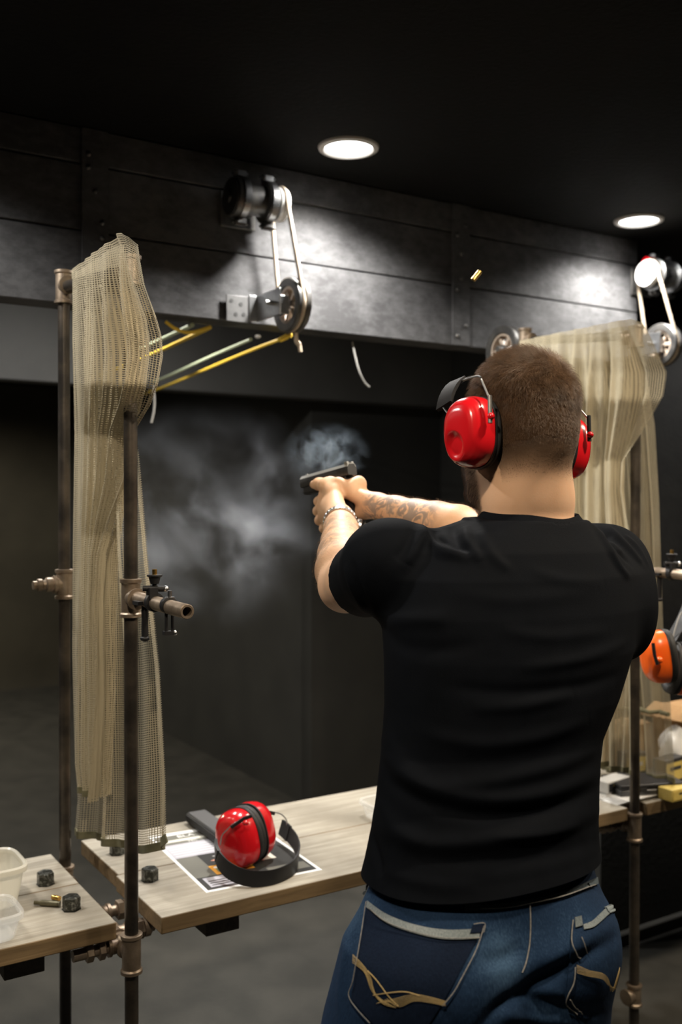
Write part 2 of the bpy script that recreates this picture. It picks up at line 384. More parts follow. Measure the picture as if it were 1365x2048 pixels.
# ---------------------------------------------------------------- pipe frames (local x along the bench, y down the lane)
PR = .0135
def tee(mb, p, ax, l, out=None, ol=.03, r=.0185):
    p = Vector(p); ax = Vector(ax)
    mb.lathe(p - ax * l / 2, ax, [(r * .95, 0), (r * 1.16, .001), (r * 1.16, .007), (r, .010), (r, l - .010), (r * 1.16, l - .007), (r * 1.16, l - .001), (r * .95, l)], 24)
    if out is not None:
        out = Vector(out); mb.lathe(p, out, [(r * .9, 0), (r * .92, ol - .008), (r * 1.12, ol - .006), (r * 1.12, ol), (r * .8, ol + .001)], 24)
    return mb
X = Vector((1, 0, 0)); Y = Vector((0, 1, 0)); D = .438
def pipe_frame(base, label):
    t = thing('pipe_frame', label, 'pipe frame', base, TH, 'pipe frames between the shooting bays')
    near = obj('post', MB().cyl((0, 0, .004), (0, 0, 2.015), PR), M['black_iron'], t, local=True)
    far = obj('post', MB().cyl((0, D, .004), (0, D, 2.075), PR), M['black_iron'], t, local=True)
    for y in (0, D): obj('floor_flange', MB().lathe((0, y, 0), UP, [(.045, 0), (.045, .006), (.022, .008), (.02, .03)], 24), M['fitting'], t, local=True)
    obj('top_rail', MB().cyl((0, .01, 2.008), (0, D, 2.053), PR), M['black_iron'], t, local=True)
    obj('low_rail', MB().cyl((0, .01, .666), (0, D, .666), PR), M['fitting'], t, local=True)
    def fit(mb, nm='tee_fitting'): return obj(nm, mb, M['fitting'], t, local=True)
    fit(tee(MB(), (0, D, 2.053), UP, .078, -Y, .035)); fit(tee(MB(), (0, 0, 2.005), UP, .06, Y, .035))
    m = tee(MB(), (0, D, 1.362), UP, .07, -X, .026)
    m.lathe((-.026, D, 1.362), -X, [(.016, 0), (.017, .004), (.017, .016), (.012, .019), (.011, .024), (.0145, .027), (.0145, .036), (.010, .038), (.010, .047)], 20); fit(m)
    fit(tee(MB(), (0, 0, 1.365), UP, .076, -Y, .036))
    fit(tee(MB(), (0, D, .666), UP, .075, -Y, .03))
    fit(tee(MB(), (0, 0, .666), UP, .078, Y, .03))
    fit(tee(MB(), (0, 0, .205), UP, .06, -X, .034)); fit(tee(MB(), (0, D, .205), UP, .06, -X, .034))
    # unions that carry the benches on either side of the low rail
    for y in (.10, .215):
        u = tee(MB(), (0, y, .666), Y, .05, X, .03, .0165); u.cyl((0, y, .666), (.085, y, .666), .0115, n=16); u.hexnut((.045, y, .666), (.062, y, .666), .021); u.lathe((.062, y, .666), X, [(.019, 0), (.0195, .012), (.015, .016)], 20)
        fit(u, 'pipe_union')
    u = tee(MB(), (0, .055, .662), Y, .045, -X, .03, .0165); u.cyl((-.10, .055, .662), (-.02, .055, .662), .0115, n=16); u.hexnut((-.075, .055, .662), (-.06, .055, .662), .019); u.hexnut((-.05, .055, .662), (-.036, .055, .662), .020); fit(u, 'pipe_union')
    # stub that points back at the shooter, with its black clamps
    z = 1.367
    obj('stub_pipe', MB().pipe((0, -.03, z), (0, -.275, z - .004), .0132, .0085, 28), M['fitting'], t, local=True)
    k = MB(); k.lathe((0, -.115, z), -Y, [(.0133, 0), (.018, .001), (.018, .013), (.0133, .014)], 24); k.box((-.004, -.122, z + .012), (.016, .02, .03)); k.cyl((.001, -.122, z + .01), (.001, -.122, z + .036), .0045, n=12)
    k.cyl((-.02, -.116, z + .026), (.018, -.128, z + .024), .0055, n=12); k.lathe((.001, -.122, z + .034), UP, [(.008, 0), (.011, .012), (.0145, .014), (.0145, .0165), (.013, .017)], 20)
    c1 = obj('clamp', k, M['black_plastic'], t, local=True)
    obj('clamp_screw', MB().cyl((.001, -.122, z + .05), (.001, -.122, z + .061), .0045, n=12), M['brass'], t, local=True)
    obj('clamp_bolt', MB().ellipsoid((.02, -.13, z + .024), .0062, None, 12, 8), M['steel'], t, local=True)
    k = MB(); k.box((-.008, -.085, z - .004), (.03, .03, .007)); k.cyl((-.004, -.085, z), (-.004, -.085, z - .07), .0065, n=12); k.ellipsoid((-.004, -.085, z - .072), (.009, .009, .006), None, 12, 8)
    obj('clamp', k, M['black_plastic'], t, local=True)
    k = MB(); k.lathe((0, -.185, z), -Y, [(.0134, 0), (.0155, .001), (.0155, .013), (.0134, .014)], 24); k.cyl((-.004, -.19, z - .012), (-.004, -.19, z - .052), .003, n=8); k.cyl((.008, -.19, z - .012), (.008, -.19, z - .05), .003, n=8); k.box((.001, -.19, z - .05), (.02, .012, .007))
    obj('clamp', k, M['black_plastic'], t, local=True)
    k = MB().cyl((.002, -.192, z + .012), (.002, -.192, z + .026), .004, n=12); k.lathe((.002, -.192, z + .013), UP, [(.0085, 0), (.0085, .002)], 12); obj('clamp_bolt', k, M['steel'], t, local=True)
    obj('clamp_bolt', MB().ellipsoid((.011, -.194, z - .05), .0045, None, 10, 6), M['steel'], t, local=True)
    return t
PL = W(262, 1192, 1.95); PL.z = 0
BAY = 1.437
PRT = PL + U * BAY
frame_l = pipe_frame(PL, 'dark iron pipe frame between the two left benches, draped with a narrow net')
frame_r = dup(frame_l, PRT, 'dark iron pipe frame behind the person, draped with the wide net')

# ---------------------------------------------------------------- benches
TOP = .72
def hexhead(x, y, k):
    m = MB(); m.lathe((x, y, TOP), UP, [(.0205, 0), (.0205, .0005)], 6); m.hexnut((x, y, TOP), (x, y, TOP + .027), .0185); m.box((x, y, TOP + .027), (.012, .003, .001)); return m
M['bolt'] = pbr('hex_bolt_iron', (.05, .052, .045), .35, .8, (.35, .36, .34), 130, .0008, 200, contrast=(.5, .75))
def bench(base, x0, x1, ys, label, bolts, battens, jog=.013):
    t = thing('bench', label, 'bench', base, TH, 'plank benches of the shooting bays')
    for i in range(len(ys) - 1):
        a, b = ys[i], ys[i + 1]
        j = jog if i == 0 else 0
        obj('plank', MB().box(((x0 + j + x1) / 2, (a + b) / 2, TOP - .0175), (x1 - x0 - j, b - a - .003, .035)), M['wood'], t, local=True, bevel=.0025)
    for bx in battens: obj('batten', MB().box((bx, (ys[0] + ys[-1]) / 2 + .01, TOP - .0175 - .044), (.078, ys[-1] - ys[0] - .09, .052)), M['wood_dark'], t, local=True, bevel=.002)
    for x, y in bolts: obj('hex_bolt', hexhead(x, y, 0), M['bolt'], t, local=True)
    return t
def loc_of(p, base):
    d = p - base; return (d.dot(U), d.dot(V))
bolt = lambda px, py, base=PL: loc_of(onz(px, py, TOP), base)
bench_m = bench(PL, .070, BAY - .022, (.002, .273, .543), 'worn plank bench in front of the person with red ear muffs on it', [bolt(300, 1760), bolt(235, 1707)], [.225, 1.1], -.006)
bench_l = bench(PL, -1.30, -.019, (.030, .271, .489), 'worn plank bench at the left edge with plastic tubs on it', [bolt(91, 1768), bolt(143, 1818)], [-.185, -1.0], .0)
bench_r = bench(PRT, .040, 1.3, (.002, .273, .543), 'plank bench beyond the right frame, cluttered with ammunition boxes', [], [.5])

# ---------------------------------------------------------------- nets hung over the top rails
def poly(tab, y):
    if y <= tab[0][0]: return tab[0][1]
    for (a, b), (c, d) in zip(tab[:-1], tab[1:]):
        if y <= c: return b + (d - b) * (y - a) / (c - a)
    return tab[-1][1]
def net_layer(left, right, ytop, ybot, zl, zr, nrow, ncol, width, height, pleats, amp, duty, ph=0.0, pw=1.0, inv=1, ref=None, rp=5, groove=0):
    """Rows of points of one hanging layer. left/right: (height, position) outlines; zl/zr: distances of its two edges."""
    P = []; UVs = []; DU = []
    for i in range(nrow):
        t = i / (nrow - 1); row = []
        for j in range(ncol):
            s = j / (ncol - 1)
            yt = poly(ytop, s); yb = poly(ybot, s); y = yt + (yb - yt) * t
            xl = poly(left, y); xr = poly(right, y)
            x = xl + (ref - xl) * s + (xr - ref) * s ** rp if ref else xl + (xr - xl) * s
            Zl = zl(y) if callable(zl) else zl; Zr = zr(y) if callable(zr) else zr
            z = Zl + (Zr - Zl) * s ** pw
            p = W(x, y, z)
            env = min(1, 6 * t + .15) * min(1, s * 8 + .2) * min(1, (1 - s) * 8 + .2)
            wv = math.sin(2 * math.pi * pleats * s + ph + .8 * math.sin(3 * t + ph)) + .5 * math.sin(2 * math.pi * pleats * 2.3 * s + 1.7 * ph + 2 * t)
            if groove: wv -= groove * math.exp(-((s - .70 + .10 * t) / .055) ** 2) + .7 * groove * math.exp(-((s - .30 - .05 * t) / .035) ** 2) * max(0, 1 - 4 * t)
            p = p - U * (amp * wv * env * inv) + V * (.25 * amp * env * math.cos(2 * math.pi * pleats * s + ph))
            row.append(p); UVs.append((s * width, t * height)); DU.append(duty(s, t, x, y))
        P.append(row)
    return P, UVs, DU
def net_obj(name, P, UVs, DU, mat, parent):
    mb = MB().sheet(P); mb.uv = UVs
    o = obj(name, mb, mat, parent, sharp=0)
    a = o.data.attributes.new('duty', 'FLOAT', 'POINT'); a.data.foreach_set('value', np.asarray(DU, np.float32)); return o
nl = thing('net', 'olive mesh net hung in a narrow bundle from the left pipe frame', 'net', PL + UP * .76, TH, 'olive mesh nets on the pipe frames')
LA = [(540, 143), (700, 150), (870, 154), (1100, 150), (1300, 148), (1530, 152), (1600, 162)]
RA = [(470, 262), (490, 277), (520, 281), (570, 291), (630, 312), (670, 325), (710, 329), (770, 317), (810, 300), (860, 266), (960, 250), (1040, 219), (1110, 197), (1200, 190), (1400, 191), (1560, 180), (1610, 174)]
yt = [(0, 541), (.2, 522), (.42, 500), (.62, 484), (.76, 468), (.85, 466), (.93, 474), (1, 490)]
yb = [(0, 1575), (.5, 1590), (1, 1608)]
dA = lambda s, t, x, y: .24 if (x > 264 and y > 632) else (.46 - .10 * math.sin(9 * s + 2 * t) ** 2)
zr = lambda y: 1.77 if y < 770 else (1.77 + (y - 770) / 100 * .24 if y < 870 else min(2.01 + (y - 870) / 200 * .13, 2.14))
A = net_layer(LA, RA, yt, yb, 2.275, zr, 150, 90, .42, 1.24, 4.0, .014, dA, pw=.6, ref=255, rp=2.2, groove=2.6)
net_obj('front_layer', *A, M['net'], nl)
LB = [(500, 150), (870, 158), (1300, 152), (1600, 156), (1670, 150)]
RB = [(500, 250), (640, 262), (870, 272), (900, 281), (1130, 301), (1330, 322), (1560, 333), (1700, 334)]
ytB = [(0, 545), (.4, 520), (.8, 492), (1, 489)]
ybB = [(0, 1660), (.25, 1672), (.5, 1684), (.75, 1694), (.9, 1690), (1, 1672)]
zlB = lambda y: 2.37; zrB = lambda y: 1.99
dB = lambda s, t, x, y: .29 + .1 * math.sin(7 * s + 3 * t) ** 2
B = net_layer(LB, RB, ytB, ybB, zlB, zrB, 150, 90, .46, 1.3, 3.0, .012, dB, 1.3)
net_obj('back_layer', *B, M['net'], nl)
hem = B[0][-1]; obj('hem', MB().ribbon([p + UP * -.004 for p in hem], [UP] * len(hem), .017, .003), M['net_hem'], nl)
hem2 = A[0][-1][:40]; obj('hem', MB().ribbon(hem2, [UP] * len(hem2), .014, .003), M['net_hem'], nl)

nr = thing('net', 'olive mesh net spread wide over the right pipe frame behind the person', 'net', PRT + UP * .76, TH, 'olive mesh nets on the pipe frames')
LA = [(680, 1040), (1560, 1060)]
RA = [(638, 1282), (660, 1296), (700, 1316), (745, 1337), (790, 1331), (835, 1306), (870, 1284), (920, 1250), (980, 1246), (1060, 1262), (1200, 1262), (1400, 1264), (1560, 1264)]
yt = [(0, 682), (.3, 668), (.6, 655), (.85, 643), (.95, 638), (1, 646)]
yb = [(0, 1500), (.8, 1530), (1, 1545)]
dR = lambda s, t, x, y: .28 if (x > 1292 and y > 690) else (.52 - .12 * math.sin(11 * s) ** 2)
zr = lambda y: 2.52 if y < 800 else min(2.52 + (y - 800) / 120 * .12, 2.64)
A = net_layer(LA, RA, yt, yb, 3.03, zr, 130, 110, .7, 1.2, 6.0, .018, dR, .6, pw=.85, ref=1262, rp=9)
net_obj('front_layer', *A, M['net'], nr)
hemr = A[0][-1]; obj('hem', MB().ribbon(hemr, [UP] * len(hemr), .014, .003), M['net_hem'], nr)
LB = [(680, 1120), (1560, 1180)]
RB = [(660, 1276), (780, 1300), (850, 1311), (1000, 1320), (1250, 1328), (1400, 1343), (1560, 1352)]
B = net_layer(LB, RB, [(0, 676), (.5, 664), (1, 648)], [(0, 1530), (.5, 1545), (1, 1562)], 3.1, 2.80, 130, 80, .5, 1.25, 4.0, .012, lambda s, t, x, y: .34, 2.1)
net_obj('back_layer', *B, M['net'], nr)
hemr = B[0][-1]; obj('hem', MB().ribbon(hemr, [UP] * len(hemr), .016, .003), M['net_hem'], nr)
k = [B[0][int(.86 * 129)][j] - U * .012 for j in range(20, 80)]
obj('draw_cord', MB().tube(k, .006, 8), M['net_hem'], nr)
# ---------------------------------------------------------------- rope rollers on the beam
def roller_unit(mirror=False):
    pass
RV = 2.465
def on_v(px, py, v):
    """the point seen at that spot on the vertical plane at lane distance v"""
    a = W(px, py, 1.0); d = a - Vector((0, 0, CAMH)); t = v / d.dot(V); return Vector((0, 0, CAMH)) + d * t
def arc_belt(c1, r1, c2, r2, n=20):
    """closed loop round two wheels that turn about the local x axis"""
    c1 = Vector(c1); c2 = Vector(c2); out = []
    d = c2 - c1; base = math.atan2(d.z, d.y)
    for k in range(n + 1):
        a = base + math.pi / 2 + math.pi * k / n; out.append(Vector((c1.x, c1.y + r1 * math.cos(a), c1.z + r1 * math.sin(a))))
    lastp = out[-1]
    a0 = base - math.pi / 2; st = Vector((c2.x, c2.y + r2 * math.cos(a0), c2.z + r2 * math.sin(a0)))
    for k in range(1, 12): out.append(lastp.lerp(st, k / 12))
    for k in range(n + 1):
        a = base - math.pi / 2 + math.pi * k / n; out.append(Vector((c2.x, c2.y + r2 * math.cos(a), c2.z + r2 * math.sin(a))))
    lastp = out[-1]
    for k in range(1, 12): out.append(lastp.lerp(out[0], k / 12))
    return out
def motor(name, label, p, group):
    """local x runs along the beam; the beam is at +y"""
    t = thing(name, label, 'rope roller', p, TH, group)
    obj('barrel', MB().lathe((-.075, 0, 0), X, [(.036, -.004), (.052, -.002), (.055, .004), (.055, .03), (.042, .032), (.042, .092), (.055, .094), (.055, .12), (.042, .122), (.042, .128)], 36), M['dark_steel'], t, local=True)
    obj('end_cap', MB().lathe((-.079, 0, 0), -X, [(.05, 0), (.05, .003), (.043, .006), (.018, .006), (.015, .012), (.004, .012)], 32), M['black_rubber'], t, local=True)
    for x in (-.052, .033):
        k = MB().lathe((x - .010, 0, 0), X, [(.0555, 0), (.0585, .001), (.0585, .019), (.0555, .020)], 36)
        obj('clamp_ring', k, M['steel'], t, local=True)
        for s in (1, -1):
            k = MB().box((x, 0, s * .064), (.026, .03, .014)); k.hexnut((x - .017, 0, s * .068), (x + .016, 0, s * .068), .0095); k.cyl((x - .024, 0, s * .068), (x + .024, 0, s * .068), .0045, n=10)
            obj('clamp_bolt', k, M['steel'] if s > 0 else M['dark_steel'], t, local=True)
    obj('bracket', MB().box((-.01, .06, -.005), (.06, .085, .04)).box((-.01, .099, -.005), (.11, .008, .10)), M['dark_steel'], t, local=True, bevel=.002)
    obj('drive_wheel', MB().lathe((.055, 0, 0), X, [(.02, 0), (.046, .002), (.048, .008), (.043, .012), (.043, .018), (.048, .022), (.046, .028), (.014, .03), (.012, .04), (.004, .04)], 36), M['white_plastic'], t, local=True)
    return t
def wheel(name, label, p, group):
    t = thing(name, label, 'pulley', p, TH, group)
    obj('rim', MB().lathe((-.022, 0, 0), X, [(.052, .004), (.054, 0), (.073, 0), (.077, .003), (.077, .011), (.066, .016), (.066, .024), (.077, .029), (.077, .040), (.073, .044), (.054, .044), (.052, .040)], 44, False, False), M['dark_steel'], t, local=True)
    k = MB().lathe((-.014, 0, 0), X, [(.012, 0), (.016, 0), (.016, .03), (.012, .03)], 24)
    obj('hub', k, M['steel'], t, local=True)
    for i in range(6):
        a = i * math.pi / 3; k = MB().box((0, math.cos(a) * .034, math.sin(a) * .034), (.016, .042, .012), (X, Vector((0, math.cos(a), math.sin(a))), Vector((0, -math.sin(a), math.cos(a)))))
        obj('spoke', k, M['rope_spoke'], t, local=True, bevel=.002)
    obj('inner_ring', MB().lathe((-.016, 0, 0), X, [(.045, 0), (.0525, 0), (.0525, .032), (.045, .032)], 40, False, False), M['rope_spoke'], t, local=True)
    obj('axle', MB().cyl((-.085, 0, 0), (.03, 0, 0), .007, n=14).hexnut((.026, 0, 0), (.036, 0, 0), .012), M['steel'], t, local=True)
    k = MB().box((-.060, .03, 0), (.005, .14, .075)); k.box((-.072, .098, 0), (.03, .005, .075)); k.box((-.040, .0, -.005), (.034, .05, .05))
    obj('bracket', k, M['steel'], t, local=True, bevel=.0015)
    k = MB().box((-.122, .1015, -.005), (.07, .004, .075)); obj('mounting_plate', k, M['plate'], t, local=True, bevel=.001)
    for x, z in ((-.142, .015), (-.128, -.022), (-.112, .008), (-.103, -.02)):
        obj('plate_hole', MB().cyl((x, .0985, z), (x, .1, z), .006, n=12), M['black_rubber'], t, local=True)
    return t
M['rope_spoke'] = pbr('aged_nylon', (.5, .41, .33), .5, 0, (.40, .32, .25), 40)
M['plate'] = pbr('plate_steel', (.14, .14, .14), .45, .5, (.10, .10, .10), 40)
G1 = 'rope rollers clamped on the beam'; G2 = 'pulley wheels at the foot of the beam'
m1 = on_v(514, 402, RV); w1 = on_v(585, 611, RV - .01)
mot = motor('rope_roller', 'clamped black rope roller high on the beam left of the first lamp', m1, G1)
whl = wheel('pulley_wheel', 'large pulley wheel below the clamped roller with yellow cords under it', w1, G2)
def loc(p, base): d = Vector(p) - base; return Vector((d.dot(U), d.dot(V), d.z))
def rope_loop(base_m, base_w, label, gx=.070, mirror=False):
    t = thing('rope_loop', label, 'rope', base_m, TH, 'rope loops from roller to pulley')
    c1 = Vector((gx, 0, 0)); c2 = loc(base_w, base_m); c2.x += -.002
    path = arc_belt(c1, .0465, c2, .070)
    # the belt runs in the plane of each wheel and leans between them
    obj('strand', MB().tube(path, .0064, 10, closed=True), M['rope'], t, local=True)
    return t
rope_loop(m1, w1, 'beige rope loop from the left roller down to its pulley')
m2 = on_v(1322, 552, RV); w2 = on_v(1326, 690, RV - .01); 
mot2 = dup(mot, m2, 'white-fronted rope roller at the right-hand end of the beam', scale=(-1, 1, 1))
whl2 = dup(whl, w2, 'pale pulley wheel half hidden behind the wide net, top right')
t = rope_loop(m2, w2, 'beige rope loop at the right-hand end of the beam', gx=-.070)
put(obj('red_cap', MB().lathe(m2 - U * .045 + UP * .048 + V * .02, -U, [(.001, 0), (.02, .001), (.021, .012), (.012, .018), (.001, .019)], 24), M['red'], at=m2), 'small red cap behind the right-hand rope roller', 'cap')
w3 = on_v(1012, 700, RV - .01); dup(whl, w3, "dark pulley wheel peeping over the person's head", scale=(-1, 1, 1))
put(obj('rope_end', MB().tube(crom([on_v(592, 655, 2.455), on_v(593, 680, 2.45), on_v(599, 690, 2.45), on_v(601, 704, 2.45)], 6), [.006] * 6 + [.0075] * 6 + [.006] * 7), M['rope'], at=on_v(592, 655, 2.45)), 'frayed rope end dangling below the left pulley', 'rope')

# cords that run down the lane
def cord(name, pts, r, mat, label, cat='cord', n=8):
    P = crom(pts, n); return put(obj(name, MB().tube(P, r, 8), mat, at=P[0]), label, cat, 'cords and wires under the beam')
cord('yellow_cord', [on_v(582, 671, 2.52), on_v(480, 710, 3.0), on_v(325, 775, 4.1), on_v(250, 800, 4.6)], .0055, M['yellow_cord'], 'yellow cord running down the lane from the left pulley, the lower one')
put(obj('cord_ferrule', MB().tube([on_v(560, 680, 2.50), on_v(574, 673, 2.50)], [.0075, .0085], 10).tube([on_v(574, 673, 2.50), on_v(584, 669, 2.5)], .0055, 10), M['yellow_cord'], at=on_v(560, 680, 2.5)), 'yellow ferrule where the lower yellow cord meets the pulley', 'ferrule')
cord('pale_cord', [on_v(502, 679, 2.6), on_v(420, 714, 3.2), on_v(325, 757, 4.1), on_v(260, 780, 4.6)], .0055, M['pale_cord'], 'pale green cord running beside the lower yellow cord')
put(obj('cord_stop', MB().ellipsoid(on_v(516, 673, 2.56), (.009, .007, .006)), M['white_plastic'], at=on_v(516, 673, 2.56)), 'white bead at the end of the longer pale cord', 'bead')
cord('yellow_cord', [on_v(420, 655, 2.62), on_v(350, 688, 3.0), on_v(262, 727, 3.6), on_v(200, 752, 4.1)], .0065, M['yellow_cord'], 'upper yellow cord seen through the left net')
cord('pale_cord', [on_v(385, 650, 2.62), on_v(325, 678, 3.0), on_v(250, 712, 3.6)], .0065, M['pale_cord'], 'short pale cord crossing behind the curled yellow tail')
cord('yellow_cord', [on_v(331, 643, 2.6), on_v(352, 658, 2.6), on_v(380, 665, 2.61), on_v(418, 655, 2.62)], .005, M['yellow_cord'], 'curled loose tail of yellow cord under the beam')
cord('loose_wire', [on_v(705, 684, 2.6), on_v(711, 712, 2.59), on_v(719, 742, 2.58), on_v(730, 765, 2.58), on_v(739, 774, 2.58)], .0030, M['grey_wire'], 'loose grey wire dangling from the middle of the beam')
cord('loose_wire', [on_v(307, 770, 2.58), on_v(309, 800, 2.58), on_v(308, 822, 2.58), on_v(303, 846, 2.58)], .0035, M['grey_wire'], 'grey wire hanging behind the edge of the left net')

# ---------------------------------------------------------------- ear muffs
def cup_shell(mb, c, o, up, hw=.043, hh=.056, dep=.046, dimple=None, mi=0):
    c = Vector(c); o = Vector(o).normalized(); up = Vector(up); up = (up - o * up.dot(o)).normalized(); s = up.cross(o)
    prof = [(0.94, 0), (1.0, .02), (1.0, .30), (.985, .42), (.94, .58), (.86, .74), (.74, .87), (.58, .955), (.38, .99), (.18, 1.0), (.02, 1.0)]
    # refine
    fine = []
    for (a, b), (e, f) in zip(prof[:-1], prof[1:]):
        for k in range(3): fine.append((a + (e - a) * k / 3, b + (f - b) * k / 3))
    fine.append(prof[-1]); rings = []
    for sc_, d in fine:
        ring = []
        for k in range(48):
            t = 2 * math.pi * k / 48; ct, st = math.cos(t), math.sin(t); n = 2.5
            x = math.copysign(abs(ct) ** (2 / n), ct) * hw * sc_; y = math.copysign(abs(st) ** (2 / n), st) * hh * sc_
            h = d * dep
            if dimple:
                dx, dy, rr, dd = dimple; q = math.hypot(x - dx, y - dy) / rr
                if q < 1.25 and d > .3: h -= dd * (1 if q < .75 else max(0, (1.25 - q) / .5)) ** 1.0
            ring.append(c + s * x + up * y + o * h)
        rings.append(ring)
    return mb.rings(rings, mi=mi)
def cushion(mb, c, o, up, hw=.040, hh=.053, t=.014):
    c = Vector(c); o = Vector(o).normalized(); up = Vector(up); up = (up - o * up.dot(o)).normalized(); s = up.cross(o)
    rings = []
    for k in range(48):
        a = 2 * math.pi * k / 48; ct, st = math.cos(a), math.sin(a)
        m = Vector((math.copysign(abs(ct) ** .85, ct) * hw * .86, math.copysign(abs(st) ** .85, st) * hh * .88)); nrm = Vector((ct, st))
        rings.append([c - o * (t * .5) + (s * (m.x + nrm.x * .0105 * math.cos(b)) + up * (m.y + nrm.y * .0105 * math.cos(b))) + o * (t * .55 * math.sin(b)) for b in [2 * math.pi * j / 12 for j in range(12)]])
    return mb.rings(rings, loop=True)
def yoke(name, root, a, b, piv, thick=.0013):
    return obj(name, MB().tube(crom([a, b, piv], 6), thick, 8), M['steel'], root)
def muffs(label, name, c1, o1, c2, o2, up, shell, dimple=(0, 0, 0, 0), scale=1.0, group='ear muffs', base=None):
    t = thing(name, label, 'ear muffs', base or c1, 0, group)
    for c, o in ((c1, o1), (c2, o2)):
        e = obj('ear_cup', cup_shell(MB(), c, o, up, .043 * scale, .056 * scale, .046 * scale, dimple), shell, t, sharp=60)
        obj('cushion', cushion(MB(), c, o, up, .041 * scale, .054 * scale, .016 * scale), M['black_rubber'], e)
        obj('backplate', MB_plate(c, o, up, scale), M['black_plastic'], e)
    return t
def MB_plate(c, o, up, scale):
    c = Vector(c); o = Vector(o).normalized(); u2 = Vector(up); u2 = (u2 - o * u2.dot(o)).normalized(); s = u2.cross(o); mb = MB(); rr = []
    for h in (-.003, .0015):
        rr.append([c + o * h + s * (math.copysign(abs(math.cos(a)) ** .8, math.cos(a)) * .0442 * scale) + u2 * (math.copysign(abs(math.sin(a)) ** .8, math.sin(a)) * .0572 * scale) for a in [2 * math.pi * k / 48 for k in range(48)]])
    return mb.rings(rr)

def Wm(a, b, z): return W(a, b, z * 1.0375)
# the pair lying on the bench
c1 = Wm(482, 1680, 2.195) + UP * .007; ax = Vector((.53, .85, .06)).normalized(); c2 = c1 + ax * .034
c1 = c1 + ax * .004
mt = muffs('red ear muffs lying on the printed sheet, cups closed and headband curled round them', 'ear_muffs', c1, -ax, c2, ax, Vector((-.12, .22, 1)), M['red'], None, 1.17, base=Vector((c1.x, c1.y, TOP)))
bp = crom([Wm(432, 1688, 2.145), Wm(437, 1716, 2.115), Wm(460, 1742, 2.085), Wm(500, 1757, 2.07), Wm(548, 1755, 2.085), Wm(584, 1738, 2.13), Wm(597, 1712, 2.18), Wm(592, 1687, 2.235), Wm(578, 1668, 2.285), Wm(562, 1653, 2.33)], 8)
ups = [Vector((-.1, .25, 1)).lerp(Vector((.25, .15, 1)), k / len(bp)) for k in range(len(bp))]
band = obj('headband', MB().ribbon(bp, ups, [.034] * len(bp), .0035), M['black_plastic'], mt)
for s, e in ((0, 8), (len(bp) - 9, len(bp) - 1)):
    obj('band_slider', MB().ribbon(bp[s:e], ups[s:e], .036, .007), M['black_plastic'], band)
obj('yoke', MB().tube(crom([Wm(441, 1690, 2.14), Wm(444, 1672, 2.135), Wm(452, 1662, 2.135), Wm(470, 1646, 2.14), Wm(500, 1633, 2.16)], 6), .0014, 8), M['steel'], mt)
obj('yoke', MB().tube(crom([Wm(573, 1664, 2.30), Wm(574, 1643, 2.30), Wm(568, 1633, 2.29), Wm(556, 1626, 2.28), Wm(515, 1620, 2.25)], 6), .0014, 8), M['steel'], mt)
obj('yoke_arm', MB().ribbon([Wm(462, 1655, 2.132), Wm(488, 1637, 2.140), Wm(503, 1632, 2.145)], UP, .007, .005), M['black_plastic'], mt)
obj('yoke_arm', MB().ribbon([Wm(549, 1627, 2.265), Wm(520, 1621, 2.235), Wm(490, 1617, 2.215)], UP, .008, .005), M['black_plastic'], mt)
obj('pivot', MB().ellipsoid(Wm(492, 1645, 2.138), (.008, .008, .006)), M['red'], mt)

# the pair hanging on the right stub
o1 = Vector((-.99, -.06, -.12)); c1 = W(1329, 1312, 2.36); c2 = W(1353, 1336, 2.40)
mo = muffs('orange ear muffs hanging from the right pipe stub beside the person', 'ear_muffs', c1, o1, c2, Vector((.95, .1, -.15)), Vector((-.12, .05, 1)), M['orange'], None, 1.12, base=c1)
obj('yoke_arm', MB().tube([W(1307, 1286, 2.295), W(1310, 1310, 2.29), W(1316, 1329, 2.29)], .0042, 8), M['black_plastic'], mo)
obj('pivot', MB().ellipsoid(W(1320, 1320, 2.298), .008), M['orange'], mo)
hb = crom([W(1331, 1302, 2.40), W(1345, 1276, 2.40), W(1366, 1240, 2.44), W(1395, 1175, 2.47), W(1432, 1140, 2.50), W(1470, 1180, 2.53), W(1462, 1260, 2.52), W(1420, 1320, 2.48)], 6)
obj('headband', MB().ribbon(hb, V, .034, .004), M['black_plastic'], mo)
obj('yoke', MB().tube(crom([W(1345, 1283, 2.39), W(1352, 1255, 2.40), W(1362, 1228, 2.42), W(1372, 1222, 2.42)], 6), .0016, 8), M['grey_wire'], mo)

# ---------------------------------------------------------------- things on the benches
def flat(name, c): return pbr(name, c, .45)
PM = [flat('print_white', (.78, .80, .80)), flat('print_dark', (.035, .035, .034)), flat('print_grey', (.16, .16, .14)), flat('print_lilac', (.46, .46, .52)), flat('print_orange', (.85, .42, .05)),
      flat('print_skin', (.75, .38, .27)), flat('print_green', (.16, .22, .12)), flat('print_pale', (.68, .68, .60))]
sb = onz(413, 1786, TOP); sx = (onz(645, 1740, TOP) - sb); SW = sx.length; sx.normalize(); sy = UP.cross(sx)
t = thing('printed_sheet', 'white-bordered printed sheet on the bench under the red ear muffs', 'printed sheet', sb, 0)
def S(x, y, z): return sb + sx * x + sy * y + UP * z
mb = MB()
def rect(x0, y0, x1, y1, mi, k): mb.box(S((x0 + x1) / 2, (y0 + y1) / 2, .0006 + k * .00022), (x1 - x0, y1 - y0, .0002), (sx, sy, UP), mi)
H = .405
mb.box(S(SW / 2, H / 2, .0003), (SW, H, .0005), (sx, sy, UP), 0)
rect(.008, .010, SW - .008, H - .020, 1, 0)
rect(.008, .352, SW - .008, .384, 2, 1); rect(.008, .335, SW - .008, .351, 7, 1); rect(.008, .318, SW - .008, .334, 2, 1); rect(.008, .222, SW - .06, .317, 3, 1)
